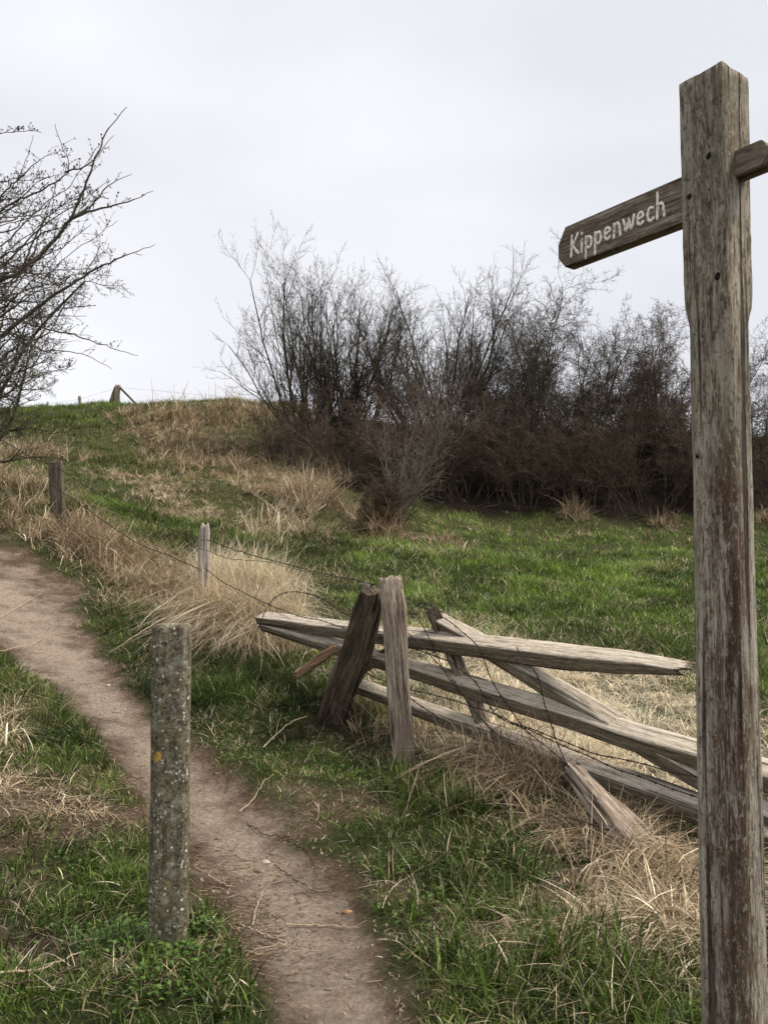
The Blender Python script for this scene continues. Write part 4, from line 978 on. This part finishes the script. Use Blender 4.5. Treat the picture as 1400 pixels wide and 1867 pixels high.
# ------------------------------------------------------------------ litter, sticks and stones
def lie(px, py, dz=.004):
    g = ground(px, py); return np.array([g[0], g[1], float(H(g[0], g[1])) + dz])
M_strawtube = plain('dead_stalk', (.52,.43,.31), .8, (.32,.24,.16), 30); M_dkstick = plain('dark_stick', (.12,.085,.06), .9, (.05,.035,.025), 30)
sticks = [
 ([(520,1667),(590,1667),(655,1675)], .0032, 0, 'straight pale stalk lying across the path'),
 ([(437,1670),(490,1690),(528,1702),(450,1728)], .0028, 0, 'sharply folded pale stalk on the path right of the bollard'),
 ([(460,1672),(468,1640),(480,1612)], .0028, 0, 'bent pale stalk pointing up the path beside the bollard'),
 ([(450,1490),(480,1510),(530,1520),(560,1540),(577,1570),(575,1608)], .0035, 1, 'long curved dark twig on the middle of the path'),
 ([(500,1564),(540,1590),(570,1612),(605,1618)], .003, 1, 'thin dark twig below the white stone'),
 ([(437,1470),(465,1456),(480,1440),(500,1432)], .0035, 0, 'pale forked twig at the right edge of the path'),
 ([(415,1436),(430,1420),(443,1408)], .004, 1, 'short dark twig at the grassy right edge of the path'),
 ([(150,1300),(200,1308),(240,1316)], .003, 1, 'dark twig on the path left of the bollard'),
 ([(0,1122),(40,1100),(76,1079)], .004, 0, 'long pale stem leaning over the far path at left'),
 ([(0,1196),(60,1170),(100,1150)], .004, 0, 'second long pale stem over the path at left, nearer the camera'),
 ([(380,1585),(395,1592),(412,1600),(430,1604)], .003, 0, 'short pale stalk close to the right side of the bollard'),
 ([(0,1790),(60,1780),(110,1760),(150,1752)], .005, 0, 'pale dead stem in the lower left corner'),
 ([(0,1815),(70,1800),(180,1770)], .005, 1, 'dark dead stem in the lower left corner'),
 ([(480,1370),(500,1352),(525,1330),(560,1312)], .0045, 0, 'whitish branched dead stem on the bank below the leaning post'),
 ([(500,1352),(490,1335),(515,1325)], .003, 0, 'small side stem of whitish dead wood on the bank')]
for k, (l, r, dk, lab) in enumerate(sticks):
    p = np.array([lie(x, y, .012 if r < .004 else .035) for x, y in l]); q_ = smooth(p, 1, .02); q_[:, 2] = np.maximum(q_[:, 2], H(q_[:, 0], q_[:, 1]) + .004)
    s = []; poly(q_, r * 1.1, r * .6, s); v, qd = tubes(np.array(s), 6)
    tag(link('stick', np_mesh('stick', v, [qd], smooth=True), M_dkstick if dk else M_strawtube), lab, 'stick', 'sticks and stalks on the path')
# short straw bits
def bits(n, name, label):
    g = np.array([lie(*p) for p in [(430,1720),(440,1640),(420,1560),(390,1690),(180,1500),(230,1420),(100,1480)]])[:, :2]
    c = rng.integers(0, len(g), n); x = g[c, 0] + rng.normal(0, .17, n); y = g[c, 1] + rng.normal(0, .17, n)
    m = n // 2; x2, y2 = sample_xy(m * 5, 2.4, 9, 1); k = path_d(x2, y2) < 1.5; x = np.concatenate([x[:n - 0], x2[k][:m]]); y = np.concatenate([y, y2[k][:m]])
    n = len(x); L = rng.uniform(.008, .045, n) * rng.choice([1, 1, 1, 1.8], n); a = rng.uniform(0, 6.28, n); dx, dy = np.cos(a) * L, np.sin(a) * L
    z0 = H(x, y) + .003; z1 = H(x + dx, y + dy) + .004; r = rng.uniform(.0007, .0019, n)
    v, qd = tubes(np.c_[x, y, z0, x + dx, y + dy, z1, r, r * .7], 4)
    col = np.repeat(np.where((rng.random(n) < .45)[:, None], D_straw, D_tan * .7) * rng.uniform(.6, 1.2, n)[:, None], 8, 0)
    return tag(link(name, np_mesh(name, v, [qd], col), M_straw), label, 'straw litter', kind='stuff')
bits(2600, 'straw_litter', 'scattered bits of straw and twig on the bare path')
# clods and grit
def blob(name, p, s, m, seed, label, cat, group=None, flat=.55, n=10):
    r = np.random.default_rng(seed); th = np.linspace(0, math.pi, n); ph = np.linspace(0, 2 * math.pi, 2 * n, endpoint=False); vs = []
    for a in th:
        for b in ph:
            k = 1 + .35 * (vnoise(np.array([3 + 1.6 * math.cos(b) * math.sin(a) + seed]), np.array([3 + 1.6 * math.sin(b) * math.sin(a) + math.cos(a)]), seed)[0] - .5)
            vs.append((s[0] * k * math.sin(a) * math.cos(b), s[1] * k * math.sin(a) * math.sin(b), s[2] * k * math.cos(a)))
    R = 2 * n; a = np.arange(R); b = (a + 1) % R
    qd = np.concatenate([np.stack([k * R + a, (k + 1) * R + a, (k + 1) * R + b, k * R + b], 1) for k in range(n - 1)])
    o = link(name, np_mesh(name, np.array(vs), [qd], smooth=True), m, None, Matrix.Translation(V(p)))
    return tag(o, label, cat, group)
M_stone = plain('pale_stone', (.52,.47,.41), .9, (.3,.26,.21), 70); M_clod = plain('clod', (.26,.19,.14), .95, (.1,.07,.05), 60)
blob('stone', lie(485, 1553, .003), (.024, .017, .012), M_stone, 3, 'flat whitish stone in the middle of the path', 'stone', 'stones on the path')
blob('stone', lie(197, 1243, .004), (.02, .018, .016), M_stone, 4, 'small pale stone on the path above left of the bollard', 'stone', 'stones on the path')
blob('stone', lie(228, 1286, .003), (.014, .012, .008), M_stone, 5, 'tiny white stone on the path left of the bollard', 'stone', 'stones on the path')
blob('stone', lie(395, 1405, .003), (.02, .010, .006), M_clod, 6, 'small dark flake beside the bollard on the path', 'stone', 'stones on the path')
blob('dead_leaf', lie(632, 1645, .006), (.026, .013, .010), plain('leaf_brown', (.42,.26,.13), .8, (.16,.09,.05), 60), 8, 'curled brown dead leaf on the right side of the path', 'leaf')
gx, gy_ = sample_xy(9000, 2.3, 11, 1.2); k = path_d(gx, gy_) < 1.05; gx, gy_ = gx[k], gy_[k]; n = len(gx); s = rng.gamma(1.3, .0022, n) + .0012
oct_ = np.array([(1,0,0),(-1,0,0),(0,1,0),(0,-1,0),(0,0,1),(0,0,-1)], float); tri_ = np.array([(0,2,4),(2,1,4),(1,3,4),(3,0,4),(2,0,5),(1,2,5),(3,1,5),(0,3,5)])
vv = (np.stack([gx, gy_, H(gx, gy_) + .001], 1)[:, None] + oct_[None] * (s[:, None, None] * rng.uniform(.6, 1.4, (n, 6, 1)))).reshape(-1, 3)
colr = np.repeat(lerp(np.array([.09,.06,.045]), np.array([.36,.29,.23]), rng.random(n)), 6, 0)
tag(link('grit', np_mesh('grit', vv, [(np.arange(n)[:, None, None] * 6 + tri_[None]).reshape(-1, 3)], colr), blade_mat('grit', 0, .9)), 'fine grit and crumbs of soil on the trodden path', 'grit', kind='stuff')

# leafy weeds round the bollard and lower left
def weeds(spots, name, label):
    vs, qs, cs, off = [], [], [], 0
    for (px, py, rad, n) in spots:
        g = ground(px, py); x = g[0] + rng.normal(0, rad, n); y = g[1] + rng.normal(0, rad * .8, n); kk = path_d(x, y) > 1.02; x, y = x[kk], y[kk]; n = len(x); z = H(x, y) + rng.uniform(.015, .07, n)
        a = rng.uniform(0, 6.28, n); s = rng.uniform(.007, .016, n); tl = rng.uniform(-.5, .6, n)
        d = np.stack([np.cos(a) * np.cos(tl), np.sin(a) * np.cos(tl), np.sin(tl)], 1); sd_ = np.stack([-np.sin(a), np.cos(a), np.zeros(n)], 1); p = np.stack([x, y, z], 1); S_ = s[:, None]
        u = np.array([0, 0, 1.])
        ring = [p, p + d * S_ * .5 + sd_ * S_ * .55 + u * S_ * .15, p + d * S_ * 1.2 + sd_ * S_ * .6 + u * S_ * .2, p + d * S_ * 1.5 + sd_ * S_ * .2, p + d * S_ * 2,
                p + d * S_ * 1.5 - sd_ * S_ * .2, p + d * S_ * 1.2 - sd_ * S_ * .6 + u * S_ * .2, p + d * S_ * .5 - sd_ * S_ * .55 + u * S_ * .15, p + d * S_ * 1.0]
        v = np.stack(ring, 1).reshape(-1, 3); b = np.arange(n)[:, None] * 9 + off
        for q4 in ((0, 1, 2, 8), (8, 2, 3, 4), (8, 4, 5, 6), (0, 8, 6, 7)): qs.append(b + np.array([q4]))
        vs.append(v); cs.append(np.repeat(lerp(np.array([.05,.11,.02]), np.array([.13,.22,.05]), rng.random(n)), 9, 0)); off += len(v)
    return tag(link(name, np_mesh(name, np.concatenate(vs), [np.concatenate(qs)], np.concatenate(cs)), M_grass), label, 'weeds', kind='stuff')
weeds([(250,1720,.12,420),(330,1760,.08,120),(200,1700,.10,160),(380,1690,.05,70),(100,1600,.3,160),(820,1650,.25,120),(300,1830,.1,80),(1160,1660,.06,70),(500,1380,.3,100),(680,1420,.3,150),(80,1350,.3,120),(960,1560,.2,120)],
      'ground_weeds', 'small leafy green weeds round the foot of the bollard and in the grass')
